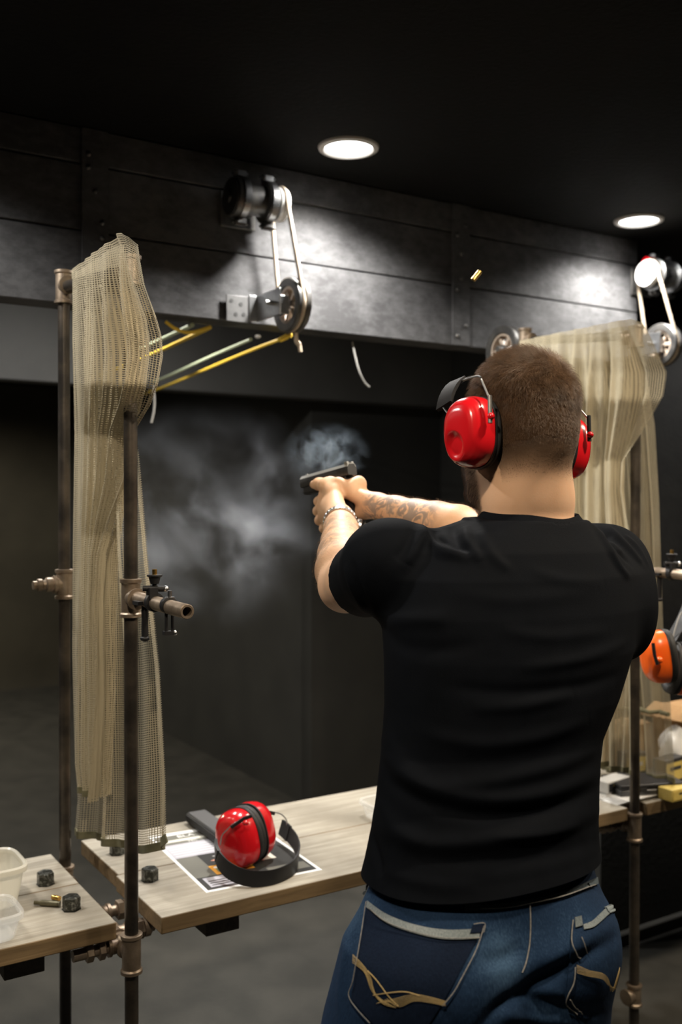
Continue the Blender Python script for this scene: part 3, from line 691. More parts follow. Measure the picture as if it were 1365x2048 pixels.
for k in range(5): rect(.014, .234 + k * .016, SW - .07, .2365 + k * .016, 0, 2)
rect(.008, .085, .06, .22, 2, 1)
rect(.058, .085, .15, .142, 4, 2)
for k in range(3):
    x = .072 + k * .026
    mb.ellipsoid(S(x, .128, .0013), (.006, .006, .0002), (sx, sy, UP), 10, 4, 0); rect(x - .004, .098, x + .008, .122, 6, 3)
mb.prism([S(.075, .172, .0013), S(.10, .160, .0013), S(.16, .192, .0013), S(.15, .204, .0013), S(.11, .186, .0013)], UP * .0002, 5)
mb.prism([S(.09, .20, .001), S(.11, .183, .001), S(.17, .19, .001), S(.18, .215, .001)], UP * .0002, 0)
mb.prism([S(.115, .165, .001), S(.16, .16, .001), S(.165, .178, .001), S(.125, .176, .001)], UP * .0002, 0)
rect(.02, .022, .115, .078, 3, 1); rect(.026, .03, .105, .034, 1, 2); rect(.026, .042, .09, .046, 1, 2); rect(.026, .054, .10, .058, 1, 2)
rect(.17, .03, SW - .014, .07, 2, 1); rect(.15, .12, .22, .17, 7, 1)
obj('print', mb, PM, t)
def text(name, s, size, mat, parent, org, ax, ay, extr=.0002):
    cu = bpy.data.curves.new('lettering', 'FONT'); cu.body = s; cu.size = size; cu.extrude = extr; o = bpy.data.objects.new('lettering', cu); C.objects.link(o)
    dg = bpy.context.evaluated_depsgraph_get(); me = bpy.data.meshes.new_from_object(o.evaluated_get(dg)); bpy.data.objects.remove(o)
    az = Vector(ax).cross(ay); mm = Matrix((ax, ay, az)).transposed().to_4x4(); mm.translation = org
    me.transform(MX[parent].inverted() @ mm); me.materials.clear(); me.materials.append(mat)
    q_ = bpy.data.objects.new(name, me); C.objects.link(q_); q_.parent = parent; return q_
text('lettering', 'BLA', .026, PM[0], t, S(.062, .359, .0013), sx, sy)
text('lettering', 'TEC', .014, PM[0], t, S(.075, .3205, .0013), sx, sy)

ca = onz(374, 1650, TOP); cb = onz(430, 1692, TOP); dd = (cb - ca); ln = dd.length; dd.normalize(); nn_ = UP.cross(dd)
M['case_lid'] = pbr('case_lid', (.09, .09, .092), .45)
t = thing('flat_case', 'flat black case with a ridged edge lying behind the red ear muffs', 'case', (ca + cb) / 2, 0)
cm = (ca + cb) / 2 + nn_ * .030 + UP * .0025
obj('shell', MB().box(cm + UP * .0135, (ln + .03, .058, .025), (dd, nn_, UP)), M['black_plastic'], t, bevel=.006)
k = MB()
for z in (.008, .014, .02): k.box(cm - nn_ * .0295 + UP * z, (ln + .012, .002, .003), (dd, nn_, UP))
obj('ridge', k, M['black_rubber'], t)
obj('lid', MB().box(cm + UP * .0265, (ln + .015, .046, .002), (dd, nn_, UP)), M['case_lid'], t, bevel=.0008)

def tub(label, base, hx, hy, h, ax, mat, flare=1.12, lip=.008, group='clear plastic tubs', lid=False, rr=.35):
    t = thing('plastic_tub', label, 'plastic tub', base, 0, group)
    ax = Vector(ax).normalized(); ay = UP.cross(ax)
    def ring(k, z):
        out = []
        for i in range(64):
            a = 2 * math.pi * i / 64; c_, s_ = math.cos(a), math.sin(a); n = 4.5
            out.append(base + ax * math.copysign(abs(c_) ** (2 / n), c_) * (hx + k) + ay * math.copysign(abs(s_) ** (2 / n), s_) * (hy + k) + UP * z)
        return out
    f = hx * (flare - 1)
    rows = [ring(-hx * .98, .003), ring(-.008, .003), ring(-.002, .006), ring(f * .5, h * .5), ring(f, h - .004), ring(f + .0012, h - .004), ring(f * .5 + .0012, h * .5), ring(-.001, .003), ring(-.008, .0008), ring(-hx * .98, .0008)]
    obj('body', MB().rings(rows[::-1], True, True), mat, t)
    obj('rim', MB().rings([ring(f - .001, h - .010), ring(f + lip, h - .010), ring(f + lip + .001, h - .006), ring(f + lip, h), ring(f + lip * .4, h + .003), ring(f - .001, h)], False, False, loop=True), mat, t)
    return t
tb = onz(782, 1634, TOP)
tub('small clear tub with a few cases in it on the bench by the person', tb, .062, .045, .046, U, M['clear'], 1.12, .007)
for k in range(7):
    p = tb + U * (-.035 + .012 * (k % 4)) + V * (-.012 + .011 * (k // 4)) + UP * .009; d = Vector((math.cos(k * 2.1), math.sin(k * 2.1), 0))
    put(obj('bullet_case', MB().lathe(p - d * .009, d, [(.0048, 0), (.0048, .018), (.004, .018), (.004, .002)], 14), M['brass'], at=p), 'brass case in the small clear tub by the person', 'bullet case', 'brass cases in the small tub')
tub('tall milky white tub on the left bench behind the hex bolts', onz(-22, 1806, TOP) + U * -.008, .058, .058, .085, U, M['milky'], 1.2, .007)
tub('low clear tub at the left bench front, cut by the photo edge', onz(-36, 1876, TOP), .056, .05, .052, U, M['clear'], 1.15, .006)
def case(name, label, p, d, l, r, mat, neck=True, cat='bullet case'):
    d = Vector(d).normalized(); p = Vector(p)
    prof = [(r * .2, 0), (r, 0), (r * 1.02, .0012), (r * .86, .002), (r * .86, .0032), (r, .0042), (r, l * .72)] + ([(r * .7, l * .8), (r * .7, l), (r * .58, l), (r * .58, l * .5)] if neck else [(r, l), (r * .86, l), (r * .86, l * .3)])
    return put(obj(name, MB().lathe(p, d, prof, 20), mat, at=p), label, cat)
pa = onz(120, 1814, TOP) + UP * .0062; pb = onz(69, 1811, TOP) + UP * .0062
case('rifle_case', 'dull green rifle case lying beside the left bench hex bolt', pa, pb - pa, (pb - pa).length, .006, M['dull_case'])
pa = onz(123, 1806, TOP) + UP * .0052 + V * .012
case('bullet_case', 'short brass case behind the dull rifle case', pa, Vector((-.75, .35, 0)), .019, .005, M['brass'], False)
pa = W(947, 560, 2.3); case('flying_case', 'spent brass case flying through the air by the beam', pa, Vector((.75, .2, .95)), .026, .0058, M['brass'], False)

# clutter on the right bench
def carton(name, label, cat, c, size, mats, rz=0.0, tilt=0.0, group=None, parts=None):
    t = thing(name, label, cat, c, TH + rz, group); sx_, sy_, sz_ = size
    obj('box', MB().box((0, 0, sz_ / 2), size), mats[0], t, local=True, bevel=.002)
    if len(mats) > 1:
        obj('label_panel', MB().box((-sx_ * .02, -sy_ / 2 - .0008, sz_ * .5), (sx_ * .9, .0012, sz_ * .7)), mats[1], t, local=True)
        obj('print_line', MB().box((0, -sy_ / 2 - .0016, sz_ * .62), (sx_ * .55, .0008, sz_ * .14)), mats[2], t, local=True)
    return t
M['ammo_yellow'] = pbr('ammo_yellow', (.62, .47, .12), .5, 0, (.55, .42, .11), 30)
M['ammo_white'] = pbr('ammo_white', (.62, .62, .6), .5)
M['ammo_black'] = pbr('ammo_black', (.02, .02, .022), .4)
M['card'] = pbr('cardboard', (.36, .21, .085), .8, 0, (.30, .17, .07), 20)
M['paper'] = pbr('paper', (.72, .71, .68), .7)
def onb(px, py): return onz(px, py, TOP)
t = thing('paper_stack', 'stack of white papers at the near left of the right bench', 'papers', onb(1262, 1592) + V * .02, TH)
for k in range(5): obj('sheet_of_paper', MB().box((.0 + .006 * k, .012 - .003 * k, .0005 + .0022 * k), (.20, .15, .0016)), M['paper'], t, local=True)
p = onb(1250, 1586) + UP * .012
carton('ammunition_box', 'white and yellow ammunition box lying behind the right post', 'ammunition box', p + U * -.03 + V * .02, (.11, .05, .032), [M['ammo_white'], M['ammo_black'], M['ammo_yellow']], .15, 0, 'ammunition boxes')
t = thing('pistol_case', 'long dark pistol case on the right bench under the net', 'pistol case', onb(1322, 1596) + V * .065, TH - .35)
obj('lower_shell', MB().box((0, 0, .013), (.20, .12, .026)), M['dark_steel'], t, local=True, bevel=.004)
obj('upper_shell', MB().box((0, 0, .034), (.20, .12, .014)), M['ammo_black'], t, local=True, bevel=.004)
obj('latch', MB().box((-.03, -.0615, .026), (.02, .003, .012)), M['dark_steel'], t, local=True)
carton('ammunition_box', 'yellow printed ammunition box at the front edge of the right bench', 'ammunition box', onb(1366, 1604) + V * .035 + U * .03, (.12, .05, .034), [M['ammo_yellow'], M['ammo_yellow'], M['ammo_black']], 0, 0, 'ammunition boxes')
carton('ammunition_box', 'yellow ammunition box stacked upright behind the front one', 'ammunition box', onb(1366, 1572) + V * .05, (.10, .045, .075), [M['ammo_black'], M['ammo_yellow'], M['ammo_black']], .1, 0, 'ammunition boxes')
carton('ammunition_box', 'small yellow ammunition box seen through the wide net', 'ammunition box', onb(1318, 1575) + V * .10 + UP * .0, (.075, .045, .085), [M['ammo_black'], M['ammo_yellow'], M['ammo_white']], -.2, 0, 'ammunition boxes')
cbx = carton('cardboard_box', 'open brown cardboard box at the back of the right bench', 'cardboard box', onb(1388, 1545) + V * .06 + U * .075, (.20, .16, .19), [M['card']], .05)
obj('flap', MB().box((-.13, 0, .185), (.075, .15, .004), (Vector((.9, 0, .43)), Y, Vector((-.43, 0, .9)))), M['card'], cbx, local=True)
carton('cardboard_box', 'flat brown cardboard box half hidden by the wide net', 'cardboard box', onb(1318, 1548) + V * .12, (.12, .10, .14), [M['card']], -.1)
# crumpled white bag: a puffy sheet of plastic
c0 = onb(1362, 1556) + V * .035 + U * .02
bag = MB(); rr = []
for i in range(15):
    a = -math.pi / 2 + math.pi * i / 14; ring = []
    for k in range(28):
        b_ = 2 * math.pi * k / 28; w_ = 1 + .13 * math.sin(5 * b_ + 3 * a) + .08 * math.sin(9 * b_ - 4 * a)
        ring.append(c0 + U * (.055 * math.cos(a) * math.cos(b_) * w_ + .0) + V * (.04 * math.cos(a) * math.sin(b_) * w_) + UP * (.075 + .073 * math.sin(a) * (1 + .08 * math.sin(3 * b_))))
    rr.append(ring)
put(obj('white_bag', bag.rings(rr), pbr('white_bag_film', (.78, .79, .8), .45), at=c0), 'crumpled white plastic bag on the right bench at the photo edge', 'bag')
# ---------------------------------------------------------------- signed-distance modelling of the figure
import openvdb
class Grid:
    def __init__(s, lo, hi, h):
        s.lo = np.array(lo, float); s.h = h; s.n = np.ceil((np.array(hi, float) - s.lo) / h).astype(int) + 1
        s.a = np.full(s.n, .06, np.float32)
    def sub(s, lo, hi):
        i0 = np.clip(np.floor((np.array(lo) - s.lo) / s.h).astype(int), 0, s.n); i1 = np.clip(np.ceil((np.array(hi) - s.lo) / s.h).astype(int) + 1, 0, s.n)
        ax = [(s.lo[k] + s.h * np.arange(i0[k], i1[k])).astype(np.float32) for k in range(3)]
        return (slice(i0[0], i1[0]), slice(i0[1], i1[1]), slice(i0[2], i1[2])), ax[0][:, None, None], ax[1][None, :, None], ax[2][None, None, :]
    def op(s, fn, lo, hi, k, mode='u', pad=.03):
        sl, X_, Y_, Z_ = s.sub(np.array(lo) - pad - k, np.array(hi) + pad + k)
        if s.a[sl].size == 0: return s
        d = fn(X_, Y_, Z_); a = s.a[sl]
        if mode == 'u': s.a[sl] = smin(a, d, k)
        elif mode == 's': s.a[sl] = -smin(-a, d, k)
        else: s.a[sl] = -smin(-a, -d, k)
        return s
    def cap(s, p, q, r1, r2=None, k=.01, mode='u'):
        p = np.array(p, np.float32); q = np.array(q, np.float32); r2 = r1 if r2 is None else r2; m = max(r1, r2)
        def f(X_, Y_, Z_):
            d = q - p; dd = float(d @ d) + 1e-12
            t = np.clip(((X_ - p[0]) * d[0] + (Y_ - p[1]) * d[1] + (Z_ - p[2]) * d[2]) / dd, 0, 1)
            return np.sqrt((X_ - p[0] - t * d[0]) ** 2 + (Y_ - p[1] - t * d[1]) ** 2 + (Z_ - p[2] - t * d[2]) ** 2) - (r1 + t * (r2 - r1))
        return s.op(f, np.minimum(p, q) - m, np.maximum(p, q) + m, k, mode)
    def chain(s, pts, rs, k=.01):
        for a, b, r1, r2 in zip(pts[:-1], pts[1:], rs[:-1], rs[1:]): s.cap(a, b, r1, r2, k)
        return s
    def ell(s, c, r, ax=None, k=.01, mode='u'):
        c = np.array(c, np.float32); A = np.array([list(v) for v in ax], np.float32) if ax else np.eye(3, dtype=np.float32); r = np.array(r, np.float32)
        def f(X_, Y_, Z_):
            x, y, z = X_ - c[0], Y_ - c[1], Z_ - c[2]
            u = [A[i][0] * x + A[i][1] * y + A[i][2] * z for i in range(3)]
            k0 = np.sqrt(sum((u[i] / r[i]) ** 2 for i in range(3))); k1 = np.sqrt(sum((u[i] / r[i] ** 2) ** 2 for i in range(3))) + 1e-9
            return k0 * (k0 - 1) / k1
        return s.op(f, c - r.max(), c + r.max(), k, mode)
    def mesh(s):
        g = openvdb.FloatGrid(.06); g.copyFromArray(np.clip(s.a, -.06, .06)); p, t, q_ = g.convertToPolygons(isovalue=0.0, adaptivity=0.0)
        p = p.astype(np.float64) * s.h + s.lo
        a, b, c = p[q_[:, 0]], p[q_[:, 1]], p[q_[:, 2]]
        if np.einsum('ij,ij->i', a, np.cross(b, c)).sum() < 0: q_ = q_[:, ::-1]; t = t[:, ::-1]
        return p, [tuple(x) for x in t.tolist()] + [tuple(x) for x in q_.tolist()]
def smin(a, b, k):
    if k <= 0: return np.minimum(a, b)
    h = np.clip(.5 + .5 * (b - a) / k, 0, 1); return b + (a - b) * h - k * h * (1 - h) if False else (b * (1 - h) + a * h * 1.0 if False else (a * (1 - np.clip(.5 + .5 * (a - b) / k, 0, 1)) + b * np.clip(.5 + .5 * (a - b) / k, 0, 1) - k * np.clip(.5 + .5 * (a - b) / k, 0, 1) * (1 - np.clip(.5 + .5 * (a - b) / k, 0, 1))))
class Sections:
    """A trunk as a stack of rounded ellipses. rows: (picture height, left edge, right edge, distance of the axis, half depth)."""
    def __init__(s, rows, phi, n=2.35):
        T = []
        for py, l, r, z, b in rows:
            c = W((l + r) / 2, py, z); half = (r - l) / 2 / F * z
            a = math.sqrt(max(half ** 2 - (b * math.sin(phi)) ** 2, 1e-4)) / math.cos(phi)
            T.append((c.z, c.x, c.y, a, b))
        T.sort(); s.T = np.array(T); s.phi = phi; s.n = n
    def __call__(s, X_, Y_, Z_, off=0.0):
        T = s.T; z = Z_.ravel(); g = lambda k: np.interp(z, T[:, 0], T[:, k]).astype(np.float32)[None, None, :]
        dx = X_ - g(1); dy = Y_ - g(2); c, sn = math.cos(s.phi), math.sin(s.phi)
        x = dx * c + dy * sn; y = -dx * sn + dy * c; a = g(3) + off; b = g(4) + off
        K = ((np.abs(x) / a) ** s.n + (np.abs(y) / b) ** s.n) ** (1 / s.n)
        gr = np.sqrt((x / a ** 2) ** 2 + (y / b ** 2) ** 2) / np.maximum(np.sqrt((x / a) ** 2 + (y / b) ** 2), 1e-4)
        d = (K - 1) / np.maximum(gr, 1.0)
        zt, zb = T[-1, 0] + off, T[0, 0] - off
        return np.maximum(d, np.maximum(Z_ - zt, zb - Z_))
    def bounds(s, off=0.0):
        T = s.T; m = (T[:, 3].max() + abs(off)) * 1.05
        return (T[:, 1].min() - m, T[:, 2].min() - m, T[0, 0] - .02), (T[:, 1].max() + m, T[:, 2].max() + m, T[-1, 0] + .02)

PHI = R(27)
E1 = Vector((math.cos(PHI), math.sin(PHI), 0)); E2 = Vector((-math.sin(PHI), math.cos(PHI), 0))   # the trunk's right and front
ROWS = [(1830, 713, 1217, 1.435, .132), (1760, 720, 1212, 1.44, .127), (1700, 735, 1203, 1.455, .121), (1640, 747, 1200, 1.465, .115), (1590, 755, 1203, 1.475, .114), (1540, 761, 1203, 1.485, .115), (1480, 768, 1209, 1.50, .118),
        (1400, 773, 1243, 1.515, .124), (1300, 772, 1276, 1.535, .130), (1220, 772, 1284, 1.55, .130), (1150, 792, 1276, 1.56, .122), (1100, 830, 1248, 1.565, .108), (1066, 880, 1210, 1.57, .092), (1040, 935, 1172, 1.572, .078)]
trunk = Sections(ROWS, PHI)
SL = W(786, 1128, 1.535); SR = W(1212, 1132, 1.69)
EL = W(692, 1170, 1.765); WL = W(680, 1036, 2.055)
ER = W(960, 1072, 1.93); WR = W(757, 1012, 2.12)
NB = W(1062, 1052, 1.575)                       # where the neck leaves the back
HC = Vector((.281, 1.575, 1.668))
hf = (V * .985 + UP * -.12).normalized(); hu = (UP + U * .085 + V * .12); hu = (hu - hf * hu.dot(hf)).normalized(); hr = hf.cross(hu)
HA = (hr, hf, hu)
def H_(x, y, z): return HC + hr * x + hf * y + hu * z

# pistol frame: muzzle, left and up
GO = W(706, 950, 2.17); gm = W(606, 977, 2.315); gf = (gm - GO).normalized(); gl = UP.cross(gf).normalized(); gu = gf.cross(gl)
def G_(x, y, z): return GO + gf * x + gl * y + gu * z

h = .0026
g = Grid((-.13, 1.33, 1.18), (.62, 2.37, 1.83), h)
# head
g.ell(H_(0, -.012, .030), (.068, .089, .083), HA, .012)
g.ell(H_(0, -.045, .005), (.061, .054, .066), HA, .02)
g.ell(H_(0, .040, -.030), (.062, .056, .080), HA, .02)
g.ell(H_(0, .046, -.066), (.054, .050, .046), HA, .02)
g.ell(H_(0, .074, -.098), (.026, .020, .020), HA, .02)
for s_ in (-1, 1):
    g.cap(H_(.050 * s_, .005, -.060), H_(.020 * s_, .078, -.098), .018, .014, .02)          # jaw line
    g.ell(H_(.045 * s_, .072, -.012), (.018, .016, .014), HA, .015)                          # cheek bone
    g.ell(H_(.031 * s_, .093, .012), (.014, .010, .009), HA, .006, 's')                      # eye socket
    g.ell(H_(.031 * s_, .084, .012), (.0125, .0125, .0125), HA, .002)                        # eyeball
    g.cap(H_(.016 * s_, .094, .026), H_(.046 * s_, .086, .026), .007, .005, .01)             # brow
    g.ell(H_(.071 * s_, -.004, -.008), (.006, .018, .030), HA, .006)                         # ear
    g.ell(H_(.0785 * s_, -.002, -.006), (.004, .010, .018), HA, .003, 's')
g.cap(H_(0, .094, .018), H_(0, .116, -.022), .007, .011, .008); g.ell(H_(0, .106, -.026), (.016, .012, .009), HA, .008)
g.cap(H_(-.020, .092, -.056), H_(.020, .092, -.056), .006, .006, .005); g.cap(H_(-.018, .092, -.067), H_(.018, .092, -.067), .006, .006, .005)
# neck and the slope to the shoulders
g.cap(H_(0, -.034, -.035), NB + E2 * .012 - UP * .02, .0585, .068, .03)
g.ell(W(1056, 1000, 1.575), (.069, .062, .06), (E1, E2, UP), .03)
g.cap(NB + E2 * .01 - UP * .035, SL - UP * .012, .044, .04, .03); g.cap(NB + E2 * .01 - UP * .035, SR - UP * .012, .044, .04, .03)
lo, hi = trunk.bounds(); g.op(lambda X_, Y_, Z_: np.maximum(trunk(X_, Y_, Z_, -.014), 1.10 - Z_), lo, hi, .03)
# arms
def limb(a, b, rs, k=.02):
    n = len(rs); P = [Vector(a).lerp(b, i / (n - 1)) for i in range(n)]; g.chain(P, rs, k)
g.ell(SL, (.062, .064, .058), (E1, E2, UP), .03); g.ell(SR, (.062, .064, .058), (E1, E2, UP), .03)
limb(SL, EL, [.060, .058, .055, .050, .0455]); limb(SR, ER, [.060, .058, .055, .049, .044])
limb(EL, WL, [.0450, .0480, .0450, .0375, .0315, .0290]); limb(ER, WR, [.044, .0455, .041, .034, .029, .0275])
g.ell(EL.lerp(WL, .22) - Vector((.012, 0, .006)), (.034, .05, .036), None, .02)
# hands
def L3(p): return G_(*p)
Rm = [(.046, -.030, -.020), (.044, -.033, -.040), (.037, -.032, -.060), (.028, -.029, -.078)]
for m_ in Rm: g.cap(WR, L3(m_), .018, .0125, .014)
g.cap(WR, L3((-.004, .012, -.040)), .019, .017, .014); g.cap(L3((-.006, -.010, -.016)), L3((.035, -.028, -.020)), .013, .011, .012); g.cap(L3((-.010, .006, -.020)), L3((-.006, -.014, -.022)), .0125, .0125, .012)
g.cap(WR, L3((-.014, -.004, -.085)), .019, .016, .014)
RF = [[(.046, -.030, -.020), (.088, -.021, -.017), (.112, -.009, -.022), (.108, .006, -.024)],
      [(.044, -.033, -.040), (.070, -.022, -.044), (.071, .004, -.047), (.052, .019, -.048)],
      [(.037, -.032, -.060), (.063, -.022, -.063), (.064, .003, -.066), (.046, .018, -.067)],
      [(.028, -.029, -.078), (.053, -.020, -.081), (.053, .002, -.083), (.036, .016, -.084)]]
for f_, r_ in zip(RF, (.0098, .0100, .0095, .0085)): g.chain([L3(p) for p in f_], [r_ * 1.15, r_, r_ * .92, r_ * .82], .004)
g.chain([L3((-.008, .016, -.030)), L3((.018, .027, -.016)), L3((.046, .026, -.008)), L3((.070, .023, -.005))], [.0155, .0125, .0108, .0088], .008)
Lm = [(.060, .040, -.042), (.054, .050, -.063), (.044, .055, -.085), (.031, .054, -.105)]
for m_ in Lm: g.cap(WL, L3(m_), .0185, .0128, .014)
LF = [[(.060, .040, -.042), (.096, .026, -.044), (.098, -.012, -.044), (.082, -.036, -.045)],
      [(.054, .050, -.063), (.091, .034, -.066), (.093, -.008, -.064), (.078, -.034, -.064)],
      [(.044, .055, -.085), (.083, .038, -.088), (.085, -.004, -.083), (.071, -.032, -.083)],
      [(.031, .054, -.105), (.068, .040, -.108), (.072, .000, -.101), (.060, -.026, -.100)]]
for f_, r_ in zip(LF, (.0106, .0110, .0106, .0096)): g.chain([L3(p) for p in f_], [r_ * 1.2, r_ * 1.06, r_ * .95, r_ * .84], .004)
g.cap(WL, L3((.022, .040, -.040)), .020, .018, .014)
g.chain([L3((.020, .040, -.036)), L3((.052, .036, -.016)), L3((.088, .027, -.006)), L3((.112, .023, -.003))], [.0185, .0150, .0128, .0098], .010)
bp_, bf_ = g.mesh()
def add_float(me, name, vals):
    a = me.attributes.new(name, 'FLOAT', 'POINT'); a.data.foreach_set('value', np.asarray(vals, np.float32))
def npn(seed):                                   # cheap smooth value noise for masks
    rs = np.random.RandomState(seed); ph = rs.uniform(0, 6.28, (6, 3)); fr = rs.uniform(.6, 1.6, (6, 3))
    return lambda P, f: sum(np.sin(P[:, 0] * f * fr[i, 0] + ph[i, 0]) * np.sin(P[:, 1] * f * fr[i, 1] + ph[i, 1]) * np.sin(P[:, 2] * f * fr[i, 2] + ph[i, 2]) for i in range(6)) / 2.4
def ss(a, b, x): t = np.clip((x - a) / (b - a), 0, 1); return t * t * (3 - 2 * t)
def local_head(P):
    d = P - np.array(HC); return d @ np.array(hr), d @ np.array(hf), d @ np.array(hu)
def hair_mask(P):
    x, y, z = local_head(P)
    # hairline: nape low at the back, over the ears, up to the brow
    line = np.where(y < -.02, -.068 + (y + .02) * -.18, np.where(y < .03, -.045 + (y + .02) * .9, .0 + (y - .03) * 1.6))
    line = line + .003 * npn(3)(P, 120)
    far = ss(.06, .10, y) * ss(.065, .05, z)
    return ss(-.046, .024, z - line) * (1 - far) * ss(-.100, -.066, z)
def beard_mask(P):
    x, y, z = local_head(P)
    return ss(.0, .018, y - .012 + .2 * (z + .03)) * ss(-.020, -.045, z + .35 * np.maximum(.055 - np.abs(x), 0) * 0) * (z > -.135) * (1 - ss(.088, .094, y) * (np.abs(x) < .016) * (z > -.052) * 1.0)
BASE = Vector((.20, 1.47, 0))
mb = MB(); mb.v = [Vector(p) for p in bp_.tolist()]; mb.f = bf_; mb.mi = [0] * len(bf_)

def skin_mat():
    m, nt, b = nodes('skin'); b.inputs['Roughness'].default_value = .56; b.inputs['Specular IOR Level'].default_value = .35
    b.inputs['Subsurface Weight'].default_value = .12; b.inputs['Subsurface Radius'].default_value = (.012, .005, .003); b.inputs['Subsurface Scale'].default_value = .6
    tc = nn(nt, 'ShaderNodeTexCoord'); n = nn(nt, 'ShaderNodeTexNoise'); n.inputs['Scale'].default_value = 38; n.inputs['Detail'].default_value = 5
    nt.links.new(tc.outputs['Object'], n.inputs['Vector'])
    x = nn(nt, 'ShaderNodeMix', data_type='RGBA'); x.inputs['A'].default_value = (.62, .37, .225, 1); x.inputs['B'].default_value = (.70, .45, .29, 1); nt.links.new(n.outputs['Fac'], x.inputs['Factor'])
    prev = x.outputs['Result']
    # tattoo ink, in blotchy leaf-like shapes
    at = nn(nt, 'ShaderNodeAttribute', attribute_name='ink'); v = nn(nt, 'ShaderNodeTexNoise'); v.inputs['Scale'].default_value = 34; v.inputs['Detail'].default_value = 3; v.inputs['Distortion'].default_value = 2.2
    nt.links.new(tc.outputs['Object'], v.inputs['Vector']); r = nn(nt, 'ShaderNodeMapRange'); r.inputs['From Min'].default_value = .44; r.inputs['From Max'].default_value = .54; nt.links.new(v.outputs['Fac'], r.inputs['Value'])
    mu = nn(nt, 'ShaderNodeMath', operation='MULTIPLY'); nt.links.new(at.outputs['Fac'], mu.inputs[0]); nt.links.new(r.outputs[0], mu.inputs[1])
    y = nn(nt, 'ShaderNodeMix', data_type='RGBA'); y.inputs['B'].default_value = (.17, .165, .165, 1); nt.links.new(mu.outputs[0], y.inputs['Factor']); nt.links.new(prev, y.inputs['A'])
    # stubble on scalp and jaw
    st = nn(nt, 'ShaderNodeAttribute', attribute_name='stubble'); z = nn(nt, 'ShaderNodeMix', data_type='RGBA'); z.inputs['B'].default_value = (.040, .022, .011, 1)
    nt.links.new(st.outputs['Fac'], z.inputs['Factor']); nt.links.new(y.outputs['Result'], z.inputs['A']); nt.links.new(z.outputs['Result'], b.inputs['Base Color'])
    n2 = nn(nt, 'ShaderNodeTexNoise'); n2.inputs['Scale'].default_value = 420; nt.links.new(tc.outputs['Object'], n2.inputs['Vector'])
    bp = nn(nt, 'ShaderNodeBump'); bp.inputs['Distance'].default_value = .0001; nt.links.new(n2.outputs['Fac'], bp.inputs['Height']); nt.links.new(bp.outputs[0], b.inputs['Normal'])
    return m
M['skin'] = skin_mat()
man = obj('person', mb, M['skin'], None, at=BASE, sharp=0)
put(man, 'man seen from behind in black t-shirt, jeans and red ear muffs aiming a pistol', 'person')
P0 = bp_
hm = hair_mask(P0); bm_ = beard_mask(P0)
headz = (P0[:, 2] > 1.5) & (np.linalg.norm(P0 - np.array(HC), axis=1) < .17)
hm = hm * headz; bm_ = bm_ * headz * (1 - hm)
add_float(man.data, 'stubble', np.clip(np.power(hm, .65) * .99 + bm_ * .7, 0, 1))
def seg_t(P, a, b):
    a = np.array(a); d = np.array(b) - a; t = ((P - a) @ d) / (d @ d); q_ = a + np.clip(t, 0, 1)[:, None] * d; return t, np.linalg.norm(P - q_, axis=1)
t1, d1 = seg_t(P0, ER, WR); t2, d2 = seg_t(P0, EL, WL)
ink = ss(.25, .4, t1) * ss(1.12, 1.0, t1) * (d1 < .06) + .55 * ss(.12, .25, t2) * ss(.92, .8, t2) * (d2 < .06)
add_float(man.data, 'ink', np.clip(ink * .75, 0, 1))

# ---------------------------------------------------------------- hair
def hair_mat(name, c1, c2):
    m, nt, b = nodes(name); b.inputs['Roughness'].default_value = .42
    tc = nn(nt, 'ShaderNodeTexCoord'); n = nn(nt, 'ShaderNodeTexNoise'); n.inputs['Scale'].default_value = 60; nt.links.new(tc.outputs['Object'], n.inputs['Vector'])
    x = nn(nt, 'ShaderNodeMix', data_type='RGBA'); x.inputs['A'].default_value = col(c1); x.inputs['B'].default_value = col(c2); nt.links.new(n.outputs['Fac'], x.inputs['Factor']); nt.links.new(x.outputs['Result'], b.inputs['Base Color'])
    b.inputs['Specular IOR Level'].default_value = .5
    return m
M['hair'] = hair_mat('brown_hair', (.036, .019, .009), (.14, .076, .036))
fa = np.array([f[:3] for f in bf_]); fc = P0[fa].mean(1); fn_ = np.cross(P0[fa[:, 1]] - P0[fa[:, 0]], P0[fa[:, 2]] - P0[fa[:, 0]]); fn_ /= np.linalg.norm(fn_, axis=1)[:, None] + 1e-12
rs = np.random.RandomState(5)
